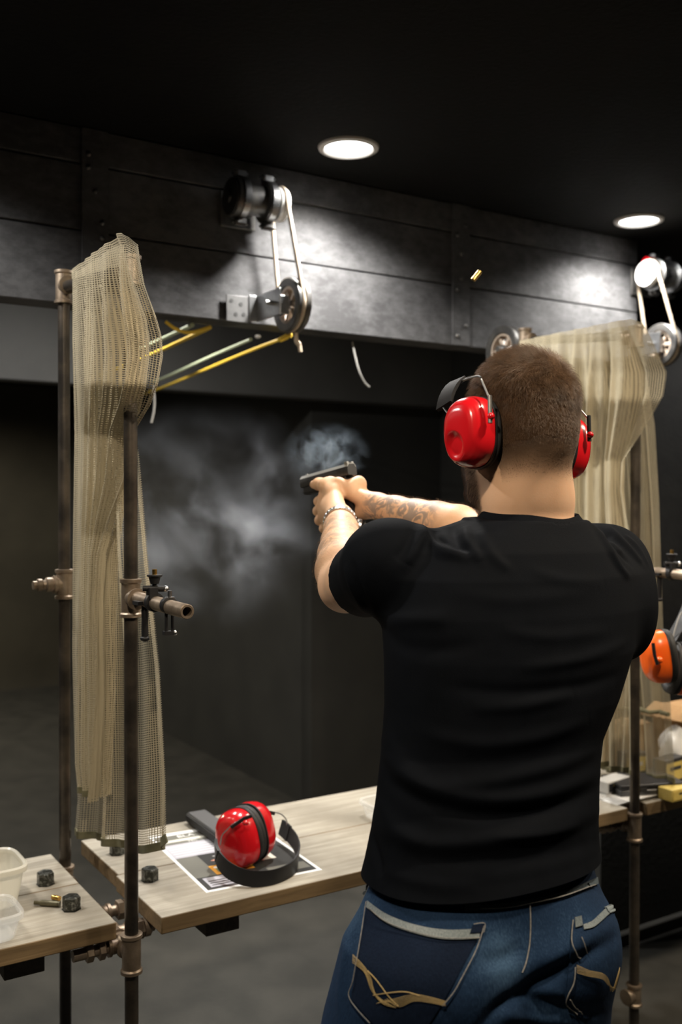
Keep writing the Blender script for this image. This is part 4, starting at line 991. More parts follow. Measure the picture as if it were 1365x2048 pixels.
def strands(name, weights, count, length, flow, parent, mat, rad, npt=5, lift=.4, jitter=.35, clump=0.0):
    w_ = weights / weights.sum(); ix = rs.choice(len(fa), count, p=w_)
    r1, r2 = rs.rand(count, 1), rs.rand(count, 1); s1 = np.sqrt(r1)
    A_, B_, C_ = P0[fa[ix, 0]], P0[fa[ix, 1]], P0[fa[ix, 2]]
    root = A_ * (1 - s1) + B_ * s1 * (1 - r2) + C_ * s1 * r2; N_ = fn_[ix]
    ln = length(root) * rs.uniform(.7, 1.15, count); fl = flow(root, N_) + rs.normal(0, jitter, (count, 3))
    if clump:
        k = npn(17); fl += clump * np.stack([k(root, 140), npn(23)(root, 140), npn(29)(root, 140)], 1)
    fl -= N_ * (fl * N_).sum(1)[:, None]; fl /= np.linalg.norm(fl, axis=1)[:, None] + 1e-9
    pts = np.zeros((count, npt, 3)); pos = root.copy() - N_ * .0008
    for i in range(npt):
        pts[:, i] = pos; q_ = i / (npt - 1); d = N_ * (lift * (1 - .75 * q_)) + fl * (.35 + .65 * q_); d /= np.linalg.norm(d, axis=1)[:, None]; pos = pos + d * (ln / (npt - 1))[:, None]
    hc = bpy.data.hair_curves.new(name); hc.add_curves([npt] * count)
    inv = np.array(MX[parent].inverted()); loc_ = pts.reshape(-1, 3) @ inv[:3, :3].T + inv[:3, 3]
    hc.position_data.foreach_set('vector', loc_.astype(np.float32).ravel())
    ra = hc.attributes.get('radius') or hc.attributes.new('radius', 'FLOAT', 'POINT')
    ra.data.foreach_set('value', np.tile(np.linspace(rad, rad * .35, npt), count).astype(np.float32))
    hc.materials.append(mat); o = bpy.data.objects.new(name, hc); C.objects.link(o); o.parent = parent; return o
def f_len(Q):
    x, y, z = local_head(Q); return .0022 + .0038 * ss(-.055, .0, z) + .0165 * ss(.0, .075, z) + .007 * ss(.06, .11, z) + .004 * ss(.0, .06, y) * ss(0, .05, z)
def f_flow(Q, N_):
    x, y, z = local_head(Q)
    top = ss(.05, .10, z)[:, None]
    swirl = np.array(hf)[None] * 1.0 + np.array(hr)[None] * (.5 * np.sign(x) * 1)[:, None]
    return top * swirl + (1 - top) * (-np.array(hu)[None] * 1.0 - np.array(hf)[None] * .25)
hw = hair_mask(fc) * (fc[:, 2] > 1.5) * (np.linalg.norm(fc - np.array(HC), axis=1) < .17); hw = np.where(hw > .03, hw ** .7, 0)
# a close cap under the strands
capP = [i for i in range(len(bf_)) if hw[i] > .9995]
vid = sorted({v for i in capP for v in bf_[i]}); mp_ = {v: k for k, v in enumerate(vid)}
vn = np.zeros_like(P0); np.add.at(vn, fa.ravel(), np.repeat(fn_, 3, 0)); vn /= np.linalg.norm(vn, axis=1)[:, None] + 1e-9
vv = P0[vid]; x_, y_, z_ = local_head(vv)
offs = (.0008 + .007 * ss(.02, .09, z_) + .0003 * npn(9)(vv, 160)) * ss(-.02, .01, z_) + .0004
mb = MB(); mb.v = [Vector(p) for p in (vv + vn[vid] * offs[:, None]).tolist()]; mb.f = [tuple(mp_[v] for v in bf_[i]) for i in capP]; mb.mi = [0] * len(mb.f)
M['hair_cap'] = hair_mat('hair_under', (.035, .019, .010), (.05, .028, .014)); M['hair_cap'].node_tree.nodes['Principled BSDF'].inputs['Roughness'].default_value = .9; M['hair_cap'].node_tree.nodes['Principled BSDF'].inputs['Specular IOR Level'].default_value = .1
hair = obj('hair', mb, M['hair_cap'], man, sharp=0)
strands('hair_strands', hw, 46000, f_len, f_flow, hair, M['hair'], .00015, 5, .55, .30, .55)
bw = beard_mask(fc) * (fc[:, 2] > 1.45) * (np.linalg.norm(fc - np.array(HC), axis=1) < .17) * (hair_mask(fc) < .5); bw = np.where(bw > .2, bw, 0)
strands('beard', bw, 6000, lambda Q: np.full(len(Q), .011), lambda Q, N_: -np.array(hu)[None] * .9 + np.array(hf)[None] * .45 + 0 * Q, man, M['hair'], .00010, 4, .5, .3)
t1, d1 = seg_t(fc, ER, WR); t2, d2 = seg_t(fc, EL, WL)
aw = ((t1 > .1) & (t1 < .95) & (d1 < .06)) * 1.0 + ((t2 > .0) & (t2 < .8) & (d2 < .065)) * 1.0
strands('arm_hair', aw, 2200, lambda Q: np.full(len(Q), .011), lambda Q, N_: np.array((-.3, .8, -.5))[None] + 0 * Q, man, hair_mat('arm_hair', (.30, .17, .08), (.38, .23, .11)), .00006, 4, .45, .4)

# ---------------------------------------------------------------- t-shirt
def catch(tree, px, py):
    o = Vector((0, 0, CAMH)); return tree.ray_cast(o, ray(px, py))
def tree_of(P, Fc): return BVHTree.FromPolygons([tuple(p) for p in P], Fc)
def sculpt(P, Fc, N_, folds, keep=None):
    """push folds into the cloth: each fold is a line traced on the surface, with a height and a width"""
    tr = tree_of(P, Fc); D_ = np.zeros(len(P))
    for pts, amp, wid in folds:
        q_ = [catch(tr, *p) for p in crom2(pts, 6)]; q_ = [(h_[0], h_[1]) for h_ in q_ if h_[0] is not None]
        if len(q_) < 2: continue
        best = np.full(len(P), 9.0); tt = np.zeros(len(P)); m = len(q_) - 1; nm = np.array([list(h_[1]) for h_ in q_]).mean(0)
        for i in range(m):
            t, d = seg_t(P, q_[i][0], q_[i + 1][0]); t = np.clip(t, 0, 1); b_ = d < best; best = np.where(b_, d, best); tt = np.where(b_, (i + t) / m, tt)
        taper = np.sin(np.pi * np.clip(tt, .02, .98)) ** .6
        D_ += amp * taper * np.exp(-(best / wid) ** 2) * ((N_ @ nm) > -.3)
    if keep is not None: D_ *= ss(keep, keep + .022, P[:, 2])
    return P + N_ * D_[:, None]
def crom2(pts, n): return [(p.x, p.y) for p in crom([(a, b, 0) for a, b in pts], n)]
def vnorm(P, Fc):
    q_ = np.array([f if len(f) == 4 else (f[0], f[1], f[2], f[0]) for f in Fc]); n_ = np.cross(P[q_[:, 2]] - P[q_[:, 0]], P[q_[:, 3]] - P[q_[:, 1]])
    v_ = np.zeros_like(P); np.add.at(v_, q_.ravel(), np.repeat(n_, 4, 0)); return v_ / (np.linalg.norm(v_, axis=1)[:, None] + 1e-12)
h = .003
g = Grid((-.13, 1.20, .96), (.63, 1.95, 1.60), h)
lo, hi = trunk.bounds(); g.op(lambda X_, Y_, Z_: trunk(X_, Y_, Z_, 0), lo, hi, .0)
# shoulder caps and sleeves
g.cap(NB + E2 * .008 - UP * .036, SL - UP * .006, .052, .050, .03); g.cap(NB + E2 * .008 - UP * .036, SR - UP * .006, .052, .050, .03)
g.ell(SL + Vector((-.004, 0, -.002)), (.072, .076, .071), (E1, E2, UP), .03); g.ell(SR, (.066, .072, .066), (E1, E2, UP), .03)
sl_end = SL.lerp(EL, .56); sr_end = SR.lerp(ER, .60)
g.cap(SL + Vector((-.006, 0, -.008)), SL.lerp(EL, .95) + Vector((.004, 0, -.002)), .071, .059, .02); g.cap(SR, SR.lerp(ER, .9), .067, .060, .02)
g.ell(SR - E2 * .06 + E1 * -.01 - UP * .07, (.05, .05, .08), (E1, E2, UP), .05)          # shoulder blade and lat, right
g.ell(SL - E2 * .02 + E1 * .05 - UP * .07, (.05, .045, .08), (E1, E2, UP), .05)
outer = g.a.copy()
# hollow it: the inside follows at cloth thickness, open at hem, neck and cuffs
g3 = np.gradient(outer, h); outer = outer / np.clip(np.sqrt(g3[0] ** 2 + g3[1] ** 2 + g3[2] ** 2), .35, 4); del g3
inner = outer + .0075
g.a = np.maximum(outer, -inner)
ax_ = [(g.lo[k] + g.h * np.arange(g.n[k])).astype(np.float32) for k in range(3)]
Xg, Yg, Zg = ax_[0][:, None, None], ax_[1][None, :, None], ax_[2][None, None, :]
hemz = .994 + .003 * np.clip((Xg - .25) / .2, -.3, 1) + .004 * np.sin(9 * Xg) + .003 * np.sin(23 * Xg + 1)
g.a = np.maximum(g.a, hemz - Zg)
for a, b in ((SL, sl_end), (SR, sr_end)):
    d = (b - a).normalized()
    if a is SL: d = (d + Vector((.0, -.06, .05))).normalized()
    pl = (Xg - b.x) * d.x + (Yg - b.y) * d.y + (Zg - b.z) * d.z
    near = np.sqrt((Xg - b.x) ** 2 + (Yg - b.y) ** 2 + (Zg - b.z) ** 2) - .14
    g.a = np.maximum(g.a, np.minimum(pl, -near))
nk = Vector((E2.x * .40, E2.y * .40, 1)).normalized(); nc = W(1060, 1041, 1.49)          # neckline plane, lower in front
NCc = W(1061, 1030, 1.572)
rad = np.sqrt((((Xg - NCc.x) * E1.x + (Yg - NCc.y) * E1.y) / .081) ** 2 + (((Xg - NCc.x) * E2.x + (Yg - NCc.y) * E2.y) / .076) ** 2) - 1
g.a = np.maximum(g.a, np.minimum(-rad * .075, .05))
sp_, sf_ = g.mesh()
for a, b in ((SL, sl_end), (SR, sr_end)):
    d = (b - a).normalized()
    if a is SL: d = (d + Vector((.0, -.06, .05))).normalized()
    d = np.array(d); t_ = (sp_ - np.array(b)) @ d; m_ = (np.abs(t_) < .0022) & (np.linalg.norm(sp_ - np.array(b), axis=1) < .13); sp_[m_] -= t_[m_][:, None] * d
sn_ = vnorm(sp_, sf_)
FOLDS = [
    ([(1200, 1492), (1120, 1530), (1000, 1560), (880, 1570), (790, 1545)], .005, .012), ([(1200, 1545), (1100, 1585), (980, 1600), (860, 1580), (790, 1530), (765, 1480)], .0065, .012),
    ([(1200, 1575), (1090, 1620), (960, 1630), (840, 1600), (775, 1560)], -.005, .010), ([(1198, 1625), (1100, 1655), (980, 1680), (860, 1690), (770, 1660), (745, 1620)], .006, .013),
    ([(1160, 1650), (1080, 1672), (985, 1676)], .004, .008), ([(1200, 1680), (1080, 1712), (940, 1722), (820, 1715)], -.004, .012), ([(1180, 1440), (1080, 1475), (960, 1490), (850, 1470)], .004, .012),
    ([(1150, 1385), (1050, 1412), (940, 1418)], .003, .010), ([(1240, 1350), (1150, 1375), (1020, 1385), (900, 1375)], -.003, .010), ([(1255, 1285), (1160, 1320), (1040, 1338)], .0025, .009), ([(760, 1420), (790, 1500), (850, 1560)], .004, .012),
    ([(757, 1600), (790, 1650), (850, 1690)], .004, .012), ([(738, 1640), (752, 1700), (765, 1752)], -.005, .008), ([(760, 1745), (860, 1770), (960, 1772)], .003, .010),
    ([(846, 1050), (856, 1080), (895, 1105), (950, 1115)], .009, .010), ([(846, 1050), (838, 1085), (815, 1130)], .007, .009), ([(872, 1060), (880, 1080), (918, 1098)], -.005, .006), ([(930, 1052), (940, 1090), (962, 1125)], .006, .008), ([(905, 1050), (915, 1085), (945, 1115)], -.006, .008), ([(962, 1060), (985, 1110), (1020, 1140)], .004, .009),
    ([(830, 1060), (812, 1095), (790, 1120)], -.004, .008), ([(1170, 1034), (1205, 1075), (1240, 1135), (1258, 1150)], .006, .008), ([(1200, 1046), (1225, 1085), (1262, 1128)], -.006, .007), ([(1218, 1054), (1250, 1090), (1285, 1128)], .007, .007), ([(1250, 1070), (1275, 1095), (1296, 1130)], .004, .006),
    ([(690, 1130), (705, 1180), (735, 1235)], .003, .006), ([(705, 1120), (722, 1180), (745, 1238)], -.003, .006), ([(770, 1252), (800, 1290), (870, 1300), (960, 1290)], -.003, .012), ([(765, 1245), (820, 1240), (900, 1235)], .004, .012),
    ([(900, 1180), (1000, 1200), (1100, 1195), (1200, 1180)], .0018, .012), ([(1060, 1140), (1130, 1160), (1210, 1165)], .0018, .010), ([(1000, 1260), (1100, 1275), (1220, 1262)], .002, .010)]
sp_ = sculpt(sp_, sf_, sn_, FOLDS)
def cloth(name, c, c2, rough, scale=900, bump=.0003, sheen=.25, big=None):
    m = pbr(name, c, rough, 0, c2, 40, bump, scale); b = m.node_tree.nodes['Principled BSDF']; b.inputs['Sheen Weight'].default_value = sheen; b.inputs['Sheen Roughness'].default_value = .5; b.inputs['Specular IOR Level'].default_value = .04; return m
M['shirt'] = cloth('black_cotton', (.0030, .0038, .0054), (.0038, .0047, .0066), .8, 900, .0003, .0)
mb = MB(); mb.v = [Vector(p) for p in sp_.tolist()]; mb.f = sf_; mb.mi = [0] * len(sf_)
shirt = obj('t_shirt', mb, M['shirt'], man, sharp=58)
bm = bmesh.new(); bm.from_mesh(shirt.data)
bmesh.ops.bisect_plane(bm, geom=bm.verts[:] + bm.edges[:] + bm.faces[:], plane_co=Vector((.2, 1.4, 1.025)) - BASE, plane_no=Vector((-.02, 0, 1)).normalized(), clear_inner=True)
bm.to_mesh(shirt.data); bm.free()
put(shirt, 'plain black cotton t-shirt')
stree = tree_of(sp_, sf_)
ring = []
for k in range(72):
    a = 2 * math.pi * k / 72; d = E1 * (math.cos(a) * .0805) + E2 * (math.sin(a) * .0755); o = NCc + d * 1.07 + UP * .2
    hit = stree.ray_cast(o, Vector((0, 0, -1)), .35)
    z = hit[0].z if hit[0] is not None else nc.z - .02
    ring.append(Vector((NCc.x + d.x, NCc.y + d.y, z + .001)))
zs = [p.z for p in ring]
ring = [Vector((p.x, p.y, sum(zs[(i + j) % 72] for j in range(-4, 5)) / 9)) for i, p in enumerate(ring)]
ups = [(UP * .8 + (Vector((NCc.x, NCc.y, p.z)) - p).normalized() * .6) for p in ring]
obj('collar', MB().ribbon(ring, ups, .018, .0045, closed=True), M['shirt'], shirt)

# ---------------------------------------------------------------- jeans
JR = [(2200, 625, 1190, 1.43, .12), (2120, 628, 1196, 1.43, .13), (2048, 640, 1206, 1.43, .135), (1990, 650, 1226, 1.43, .138), (1920, 664, 1238, 1.43, .136), (1850, 682, 1236, 1.432, .130), (1800, 712, 1216, 1.435, .117), (1760, 731, 1206, 1.44, .113), (1725, 744, 1193, 1.445, .103), (1680, 754, 1180, 1.452, .098)]
hips = Sections(JR, PHI, 2.2)
PC = W(952, 1930, 1.43)
h = .0036
g = Grid((-.16, 1.16, .0), (.58, 1.84, 1.08), h)
lo, hi = hips.bounds(); g.op(lambda X_, Y_, Z_: hips(X_, Y_, Z_, -.004), lo, hi, 0)
n_ = -E2
g.ell(PC - E1 * .098 + n_ * .070 + UP * .005, (.094, .066, .098), (E1, E2, UP), .045); g.ell(PC + E1 * .098 + n_ * .066 + UP * .018, (.094, .064, .092), (E1, E2, UP), .045)
g.cap(PC + n_ * .16 + UP * .09, PC + n_ * .145 - UP * .12, .012, .016, .03, 's')
LH = PC - E1 * .105 - UP * .09; RH = PC + E1 * .100 - UP * .10
LK = Vector((.035, 1.43, .50)); RK = Vector((.37, 1.60, .50)); LA_ = Vector((.02, 1.40, .075)); RA_ = Vector((.40, 1.58, .075))
for a, k_, an in ((LH, LK, LA_), (RH, RK, RA_)):
    g.chain([a, a.lerp(k_, .3), a.lerp(k_, .65), k_, k_.lerp(an, .35), k_.lerp(an, .7), an], [.112, .103, .090, .076, .076, .066, .064], .04)
g.cap(PC - UP * .20 + n_ * .13, PC - UP * .50 + E2 * .02, .002, .012, .02, 's')
outer = g.a
g.a = np.maximum(outer, -(outer + .011))
ax_ = [(g.lo[k] + g.h * np.arange(g.n[k])).astype(np.float32) for k in range(3)]
g.a = np.maximum(g.a, .045 - ax_[2][None, None, :])
topz = 1.062
g.a = np.maximum(g.a, ax_[2][None, None, :] - topz)
jp, jf = g.mesh(); jn = vnorm(jp, jf)
JF = [([(1240, 1868), (1170, 1910), (1110, 1945), (1040, 1985), (985, 2030), (950, 2080)], -.009, .011), ([(1240, 1850), (1160, 1888), (1090, 1925), (1020, 1962)], .005, .016), ([(1130, 1990), (1060, 1975), (1010, 2000)], .004, .010),
      ([(1210, 2030), (1120, 2012), (1040, 1990)], -.004, .008), ([(1190, 2055), (1090, 2040), (1000, 2030)], .004, .009), ([(960, 1925), (1010, 1915), (1050, 1890)], -.004, .010), ([(900, 2040), (950, 1990), (990, 1940)], .003, .02), ([(680, 1850), (672, 1900), (655, 1990)], -.004, .008), ([(700, 1830), (690, 1900), (680, 2000), (690, 2100)], .003, .010)]
jp = sculpt(jp, jf, jn, JF); jn = vnorm(jp, jf)
def denim(name, c1, c2, c3):
    m, nt, b = nodes(name); b.inputs['Roughness'].default_value = .85; b.inputs['Specular IOR Level'].default_value = .1
    tc = nn(nt, 'ShaderNodeTexCoord'); a = nn(nt, 'ShaderNodeTexNoise'); a.inputs['Scale'].default_value = 9; a.inputs['Detail'].default_value = 4; nt.links.new(tc.outputs['Object'], a.inputs['Vector'])
    mp = nn(nt, 'ShaderNodeMapping'); mp.inputs['Scale'].default_value = (1, 1, .25); nt.links.new(tc.outputs['Object'], mp.inputs['Vector'])
    f = nn(nt, 'ShaderNodeTexNoise'); f.inputs['Scale'].default_value = 520; f.inputs['Detail'].default_value = 3; nt.links.new(mp.outputs[0], f.inputs['Vector'])
    wear = nn(nt, 'ShaderNodeAttribute', attribute_name='wear')
    s = nn(nt, 'ShaderNodeMath', operation='MULTIPLY_ADD'); nt.links.new(a.outputs['Fac'], s.inputs[0]); s.inputs[1].default_value = .55; nt.links.new(wear.outputs['Fac'], s.inputs[2])
    s2 = nn(nt, 'ShaderNodeMath', operation='MULTIPLY_ADD'); nt.links.new(f.outputs['Fac'], s2.inputs[0]); s2.inputs[1].default_value = .45; nt.links.new(s.outputs[0], s2.inputs[2])
    cr = nn(nt, 'ShaderNodeValToRGB'); e = cr.color_ramp.elements; e[0].position = .32; e[0].color = col(c1); e[1].position = 1.0; e[1].color = col(c3); k = e.new(.62); k.color = col(c2)
    nt.links.new(s2.outputs[0], cr.inputs['Fac']); nt.links.new(cr.outputs['Color'], b.inputs['Base Color'])
    bp = nn(nt, 'ShaderNodeBump'); bp.inputs['Distance'].default_value = .0006; nt.links.new(f.outputs['Fac'], bp.inputs['Height']); nt.links.new(bp.outputs[0], b.inputs['Normal'])
    return m
M['denim'] = denim('blue_denim', (.005, .012, .030), (.012, .030, .068), (.055, .11, .19))
M['denim_dark'] = denim('pocket_denim', (.0035, .0068, .017), (.0068, .014, .033), (.03, .055, .10))
M['denim_pale'] = denim('worn_denim', (.05, .065, .075), (.17, .20, .21), (.36, .38, .38))
mb = MB(); mb.v = [Vector(p) for p in jp.tolist()]; mb.f = jf; mb.mi = [0] * len(jf)
jeans = obj('jeans', mb, M['denim'], man, sharp=0); put(jeans, 'worn blue denim jeans with gold-stitched back pockets')
lh = PC - E1 * .10 + n_ * .15; rh_ = PC + E1 * .10 + n_ * .15
wear = 1.5 * (.22 * np.exp(-(np.linalg.norm(jp - np.array(W(1000, 1930, 1.29)), axis=1) / .06) ** 2) + .26 * np.exp(-(np.linalg.norm(jp - np.array(W(1150, 1890, 1.40)), axis=1) / .06) ** 2) + .25 * np.exp(-(np.linalg.norm(jp - np.array(W(1090, 2010, 1.38)), axis=1) / .05) ** 2) + .2 * np.exp(-(np.linalg.norm(jp - np.array(W(690, 1830, 1.40)), axis=1) / .07) ** 2))
add_float(jeans.data, 'wear', wear)
jtree = tree_of(jp, jf)
def on_j(px, py, off=0.0):
    h_ = catch(jtree, px, py)
    if h_[0] is None: return None
    n = h_[1]
    if n.dot(ray(px, py)) > 0: n = -n
    return h_[0] + n * off
def along(pts, n=10): return crom2(pts, n)
def stitch(name, pts, r=.0008, mat=None, parent=None, off=.0012, n=6):
    q_ = [on_j(x, y, off) for x, y in along(pts, n)]; q_ = [p for p in q_ if p is not None]
    # drop points that jump to another part of the cloth
    out = q_[:1]
    for p in q_[1:]:
        if (p - out[-1]).length < .03: out.append(p)
    if len(out) < 3: return None
    return obj(name, MB().tube(out, r, 6), mat or M['thread'], parent or jeans)
M['thread'] = pbr('pale_thread', (.26, .25, .23), .8, 0, (.14, .14, .14), 300)
M['gold_thread'] = pbr('gold_thread', (.42, .31, .13), .6, 0, (.32, .23, .09), 300)
def patch(name, top, bot, mat, parent, off=.0024, nu=26, nv=26, thick=.0016):
    T_ = crom2(top, 12); B_ = crom2(bot, 12)
    def at(c, t):
        L_ = [0]
        for a, b in zip(c[:-1], c[1:]): L_.append(L_[-1] + math.hypot(b[0] - a[0], b[1] - a[1]))
        x = t * L_[-1]
        for i in range(len(c) - 1):
            if x <= L_[i + 1] + 1e-9:
                q_ = (x - L_[i]) / max(L_[i + 1] - L_[i], 1e-9); return (c[i][0] + (c[i + 1][0] - c[i][0]) * q_, c[i][1] + (c[i + 1][1] - c[i][1]) * q_)
        return c[-1]
    P = []
    for i in range(nu):
        row = []
        for j in range(nv):
            a = at(T_, j / (nv - 1)); b = at(B_, j / (nv - 1)); t = i / (nu - 1); p = on_j(a[0] + (b[0] - a[0]) * t, a[1] + (b[1] - a[1]) * t, off)
            if p is None:
                hh = jtree.find_nearest(W(a[0] + (b[0] - a[0]) * t, a[1] + (b[1] - a[1]) * t, 1.40)); p = hh[0] + hh[1] * off
            row.append(p)
        P.append(row)
    return obj(name, MB().sheet(P, -thick), mat, parent, sharp=50)
p1 = patch('pocket', [(738, 1803), (775, 1830), (830, 1852), (890, 1862), (966, 1856)], [(705, 1996), (752, 2050), (800, 2090), (840, 2070), (884, 2008)], M['denim_dark'], jeans)
add_float(p1.data, 'wear', np.zeros(len(p1.data.vertices)))
hp = patch('pocket_hem', [(739, 1803), (776, 1829), (831, 1851), (891, 1861), (960, 1858)], [(737, 1816), (774, 1846), (829, 1868), (889, 1880), (956, 1878)], M['denim_pale'], p1, .0040, 8, 30); add_float(hp.data, 'wear', np.full(len(hp.data.vertices), .12))
p2 = patch('pocket', [(1146, 1842), (1166, 1848), (1188, 1838), (1208, 1822), (1228, 1808)], [(1130, 2000), (1152, 2030), (1180, 2034), (1200, 2010), (1222, 1970)], M['denim'], jeans)
add_float(p2.data, 'wear', np.full(len(p2.data.vertices), .05))
hp = patch('pocket_hem', [(1164, 1850), (1182, 1843), (1200, 1826), (1212, 1815), (1228, 1806)], [(1166, 1860), (1185, 1855), (1203, 1840), (1214, 1830), (1229, 1823)], M['denim_pale'], p2, .0045, 8, 20); add_float(hp.data, 'wear', np.full(len(hp.data.vertices), .15))
tb_ = patch('pocket_tab', [(1147, 1835), (1160, 1832)], [(1149, 1856), (1163, 1852)], M['denim_pale'], p2, .0046, 6, 6); add_float(tb_.data, 'wear', np.zeros(len(tb_.data.vertices)))
tb_ = patch('pocket_tab', [(944, 1852), (966, 1849)], [(938, 1868), (960, 1866)], M['denim_dark'], p1, .0052, 6, 6); add_float(tb_.data, 'wear', np.zeros(len(tb_.data.vertices)))
wb = patch('waistband', [(930, 1808), (1000, 1808), (1062, 1799), (1130, 1782), (1206, 1750)], [(930, 1822), (1000, 1818), (1062, 1809), (1130, 1793), (1208, 1764)], M['denim_pale'], jeans, .002, 6, 40); add_float(wb.data, 'wear', np.full(len(wb.data.vertices), -.1))
bl = patch('belt_loop', [(709, 1736), (720, 1742)], [(703, 1776), (713, 1782)], M['denim_pale'], jeans, .003, 10, 6); add_float(bl.data, 'wear', np.full(len(bl.data.vertices), -.1))
O2 = .0048
stitch('stitching', [(738, 1806), (726, 1880), (712, 1960), (705, 1996), (745, 2044)], .0007, parent=jeans, off=O2)
stitch('stitching', [(966, 1852), (950, 1900), (925, 1950), (905, 1985), (884, 2010)], .0007, parent=jeans, off=O2)
stitch('stitching', [(744, 1818), (776, 1845), (830, 1867), (889, 1879), (956, 1877)], .0006, parent=jeans, off=.0062)
stitch('stitching', [(945, 1850), (966, 1848), (964, 1866)], .0006, parent=jeans, off=.006)
stitch('stitching', [(1060, 1802), (1061, 1850), (1059, 1890), (1052, 1925), (1044, 1945)], .0009, parent=jeans, off=.0012)
stitch('stitching', [(960, 1818), (1010, 1816), (1062, 1807), (1130, 1792), (1208, 1763)], .0007, parent=jeans, off=.004)
stitch('stitching', [(1143, 1840), (1141, 1884), (1150, 1905), (1158, 1915)], .0008, parent=jeans, off=O2)
stitch('stitching', [(1160, 1875), (1166, 1890), (1171, 1904)], .0007, parent=jeans, off=O2)
stitch('stitching', [(1149, 1935), (1144, 1965), (1130, 2000), (1150, 2028)], .0008, parent=jeans, off=O2)
stitch('stitching', [(1137, 1995), (1150, 2012), (1160, 2026)], .0007, parent=jeans, off=O2)
stitch('stitching', [(705, 1775), (692, 1830), (688, 1860)], .0007, parent=jeans, off=.0015)
for k in range(6):
    o_ = (k - 2.5) * 2.1
    stitch('embroidery', [(711, 1918 + 1.3 * o_), (735, 1940 + o_), (748, 1968 + 2 * o_), (762 + o_ * 1.5, 1995 + 2 * o_), (785 + 2 * o_, 2008 + o_)], .00034, M['gold_thread'], jeans, O2)
    stitch('embroidery', [(758 + 4 * k, 2006 - 2 * k), (800, 2003 + 1.6 * o_), (830, 1994 + 1.2 * o_), (860, 1998 + 1.0 * o_), (890, 2005 + .8 * o_)], .00034, M['gold_thread'], jeans, O2)
    stitch('embroidery', [(1151, 1938 + 1.3 * o_), (1175, 1945 + o_), (1200, 1950 + o_), (1212, 1962 + o_), (1221 + o_, 1979 - k)], .00034, M['gold_thread'], jeans, O2)
    if k < 4: stitch('embroidery', [(1220 + k, 1980 - k), (1228, 1962 + 1.5 * o_), (1234, 1938 + o_)], .00034, M['gold_thread'], jeans, O2)
stitch('embroidery', [(741, 1942), (758, 1960), (780, 1990), (800, 2011)], .0007, M['gold_thread'], jeans, O2)
stitch('embroidery', [(752, 1990), (790, 1984), (815, 1983), (840, 1990)], .0007, M['gold_thread'], jeans, O2)
# shoes
M['shoe'] = pbr('dark_shoe', (.03, .03, .032), .6)
for an in (LA_, RA_):
    f_ = V; r_ = U; sh = MB(); rows = []
    for y, w_, h_ in ((-.075, .020, .03), (-.07, .034, .075), (-.03, .040, .10), (.03, .043, .085), (.09, .048, .062), (.14, .048, .05), (.175, .036, .042), (.19, .012, .03)):
        c = Vector((an.x, an.y, 0)) + f_ * (y + .02); rows.append([c + r_ * w_ * x + UP * (.002 + h_ * z) for x, z in ((-1, 0), (-1, .25), (-.95, .6), (-.6, .92), (0, 1), (.6, .92), (.95, .6), (1, .25), (1, 0), (0, 0))])
    obj('shoe', sh.rings(rows), M['shoe'], man, sharp=50)
# ---------------------------------------------------------------- pistol in the hands
t = thing('pistol', 'black pistol gripped in both hands of the person', 'pistol', GO, 0)
GA = (gf, gl, gu)
k = MB(); prof = [(-.0115, .000), (-.0128, .003), (-.0128, .017), (-.0065, .026), (.0065, .026), (.0128, .017), (.0128, .003), (.0115, .000)]
k.rings([[G_(x, y, z) for y, z in prof] for x in (0, .003, .05, .12, .176, .180)])
obj('slide', k, M['dark_steel_gun'] if 'dark_steel_gun' in M else M.setdefault('dark_steel_gun', pbr('gun_steel', (.022, .023, .025), .4, .3, (.03, .031, .034), 40)), t, bevel=.0008)
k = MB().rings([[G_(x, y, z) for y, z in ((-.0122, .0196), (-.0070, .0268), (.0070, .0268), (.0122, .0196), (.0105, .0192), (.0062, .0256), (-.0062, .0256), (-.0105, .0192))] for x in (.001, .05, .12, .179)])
obj('slide_glint_strip', k, pbr('slide_glint', (.42, .43, .42), .42, .5), t)  # pale strip paints the lamp's reflection along the top of the black slide
k = MB()
for i in range(6): k.box(G_(.010 + i * .0055, .0122, .011), (.0022, .0012, .016), GA); k.box(G_(.010 + i * .0055, -.0122, .011), (.0022, .0012, .016), GA)
obj('slide_serrations', k, M['black_plastic'], t)
k = MB(); k.box(G_(.092, 0, -.0075), (.160, .023, .015), GA); k.box(G_(.150, 0, -.013), (.045, .020, .010), GA)
obj('frame', k, M['black_plastic'], t, bevel=.002)
k = MB(); k.rings([[G_(x0 + dx * sx_, y * sy_, z) for dx, y in ((-.026, -.012), (-.020, -.015), (.020, -.015), (.027, -.010), (.027, .010), (.020, .015), (-.020, .015), (-.026, .012))] for x0, z, sx_, sy_ in ((.030, -.008, 1.05, .95), (.026, -.035, .95, 1), (.018, -.075, .95, 1), (.010, -.115, 1.0, 1.05))])
obj('grip', k, M['black_plastic'], t)
k = MB().tube(crom([G_(.062, 0, -.014), G_(.066, 0, -.038), G_(.085, 0, -.044), G_(.105, 0, -.040), G_(.113, 0, -.016)], 8), .0032, 8); obj('trigger_guard', k, M['black_plastic'], t)
obj('trigger', MB().tube(crom([G_(.080, 0, -.014), G_(.078, 0, -.024), G_(.083, 0, -.034)], 6), .003, 8), M['black_plastic'], t)
k = MB(); k.box(G_(.010, .0065, .0285), (.010, .006, .006), GA); k.box(G_(.010, -.0065, .0285), (.010, .006, .006), GA); k.box(G_(.010, 0, .0265), (.010, .019, .003), GA)
obj('rear_sight', k, M['white_sight'] if 'white_sight' in M else M.setdefault('white_sight', pbr('sight_steel', (.3, .31, .31), .35, .8)), t, bevel=.0006)
obj('front_sight', MB().box(G_(.166, 0, .028), (.007, .0035, .005), GA), M['white_sight'], t, bevel=.0005)
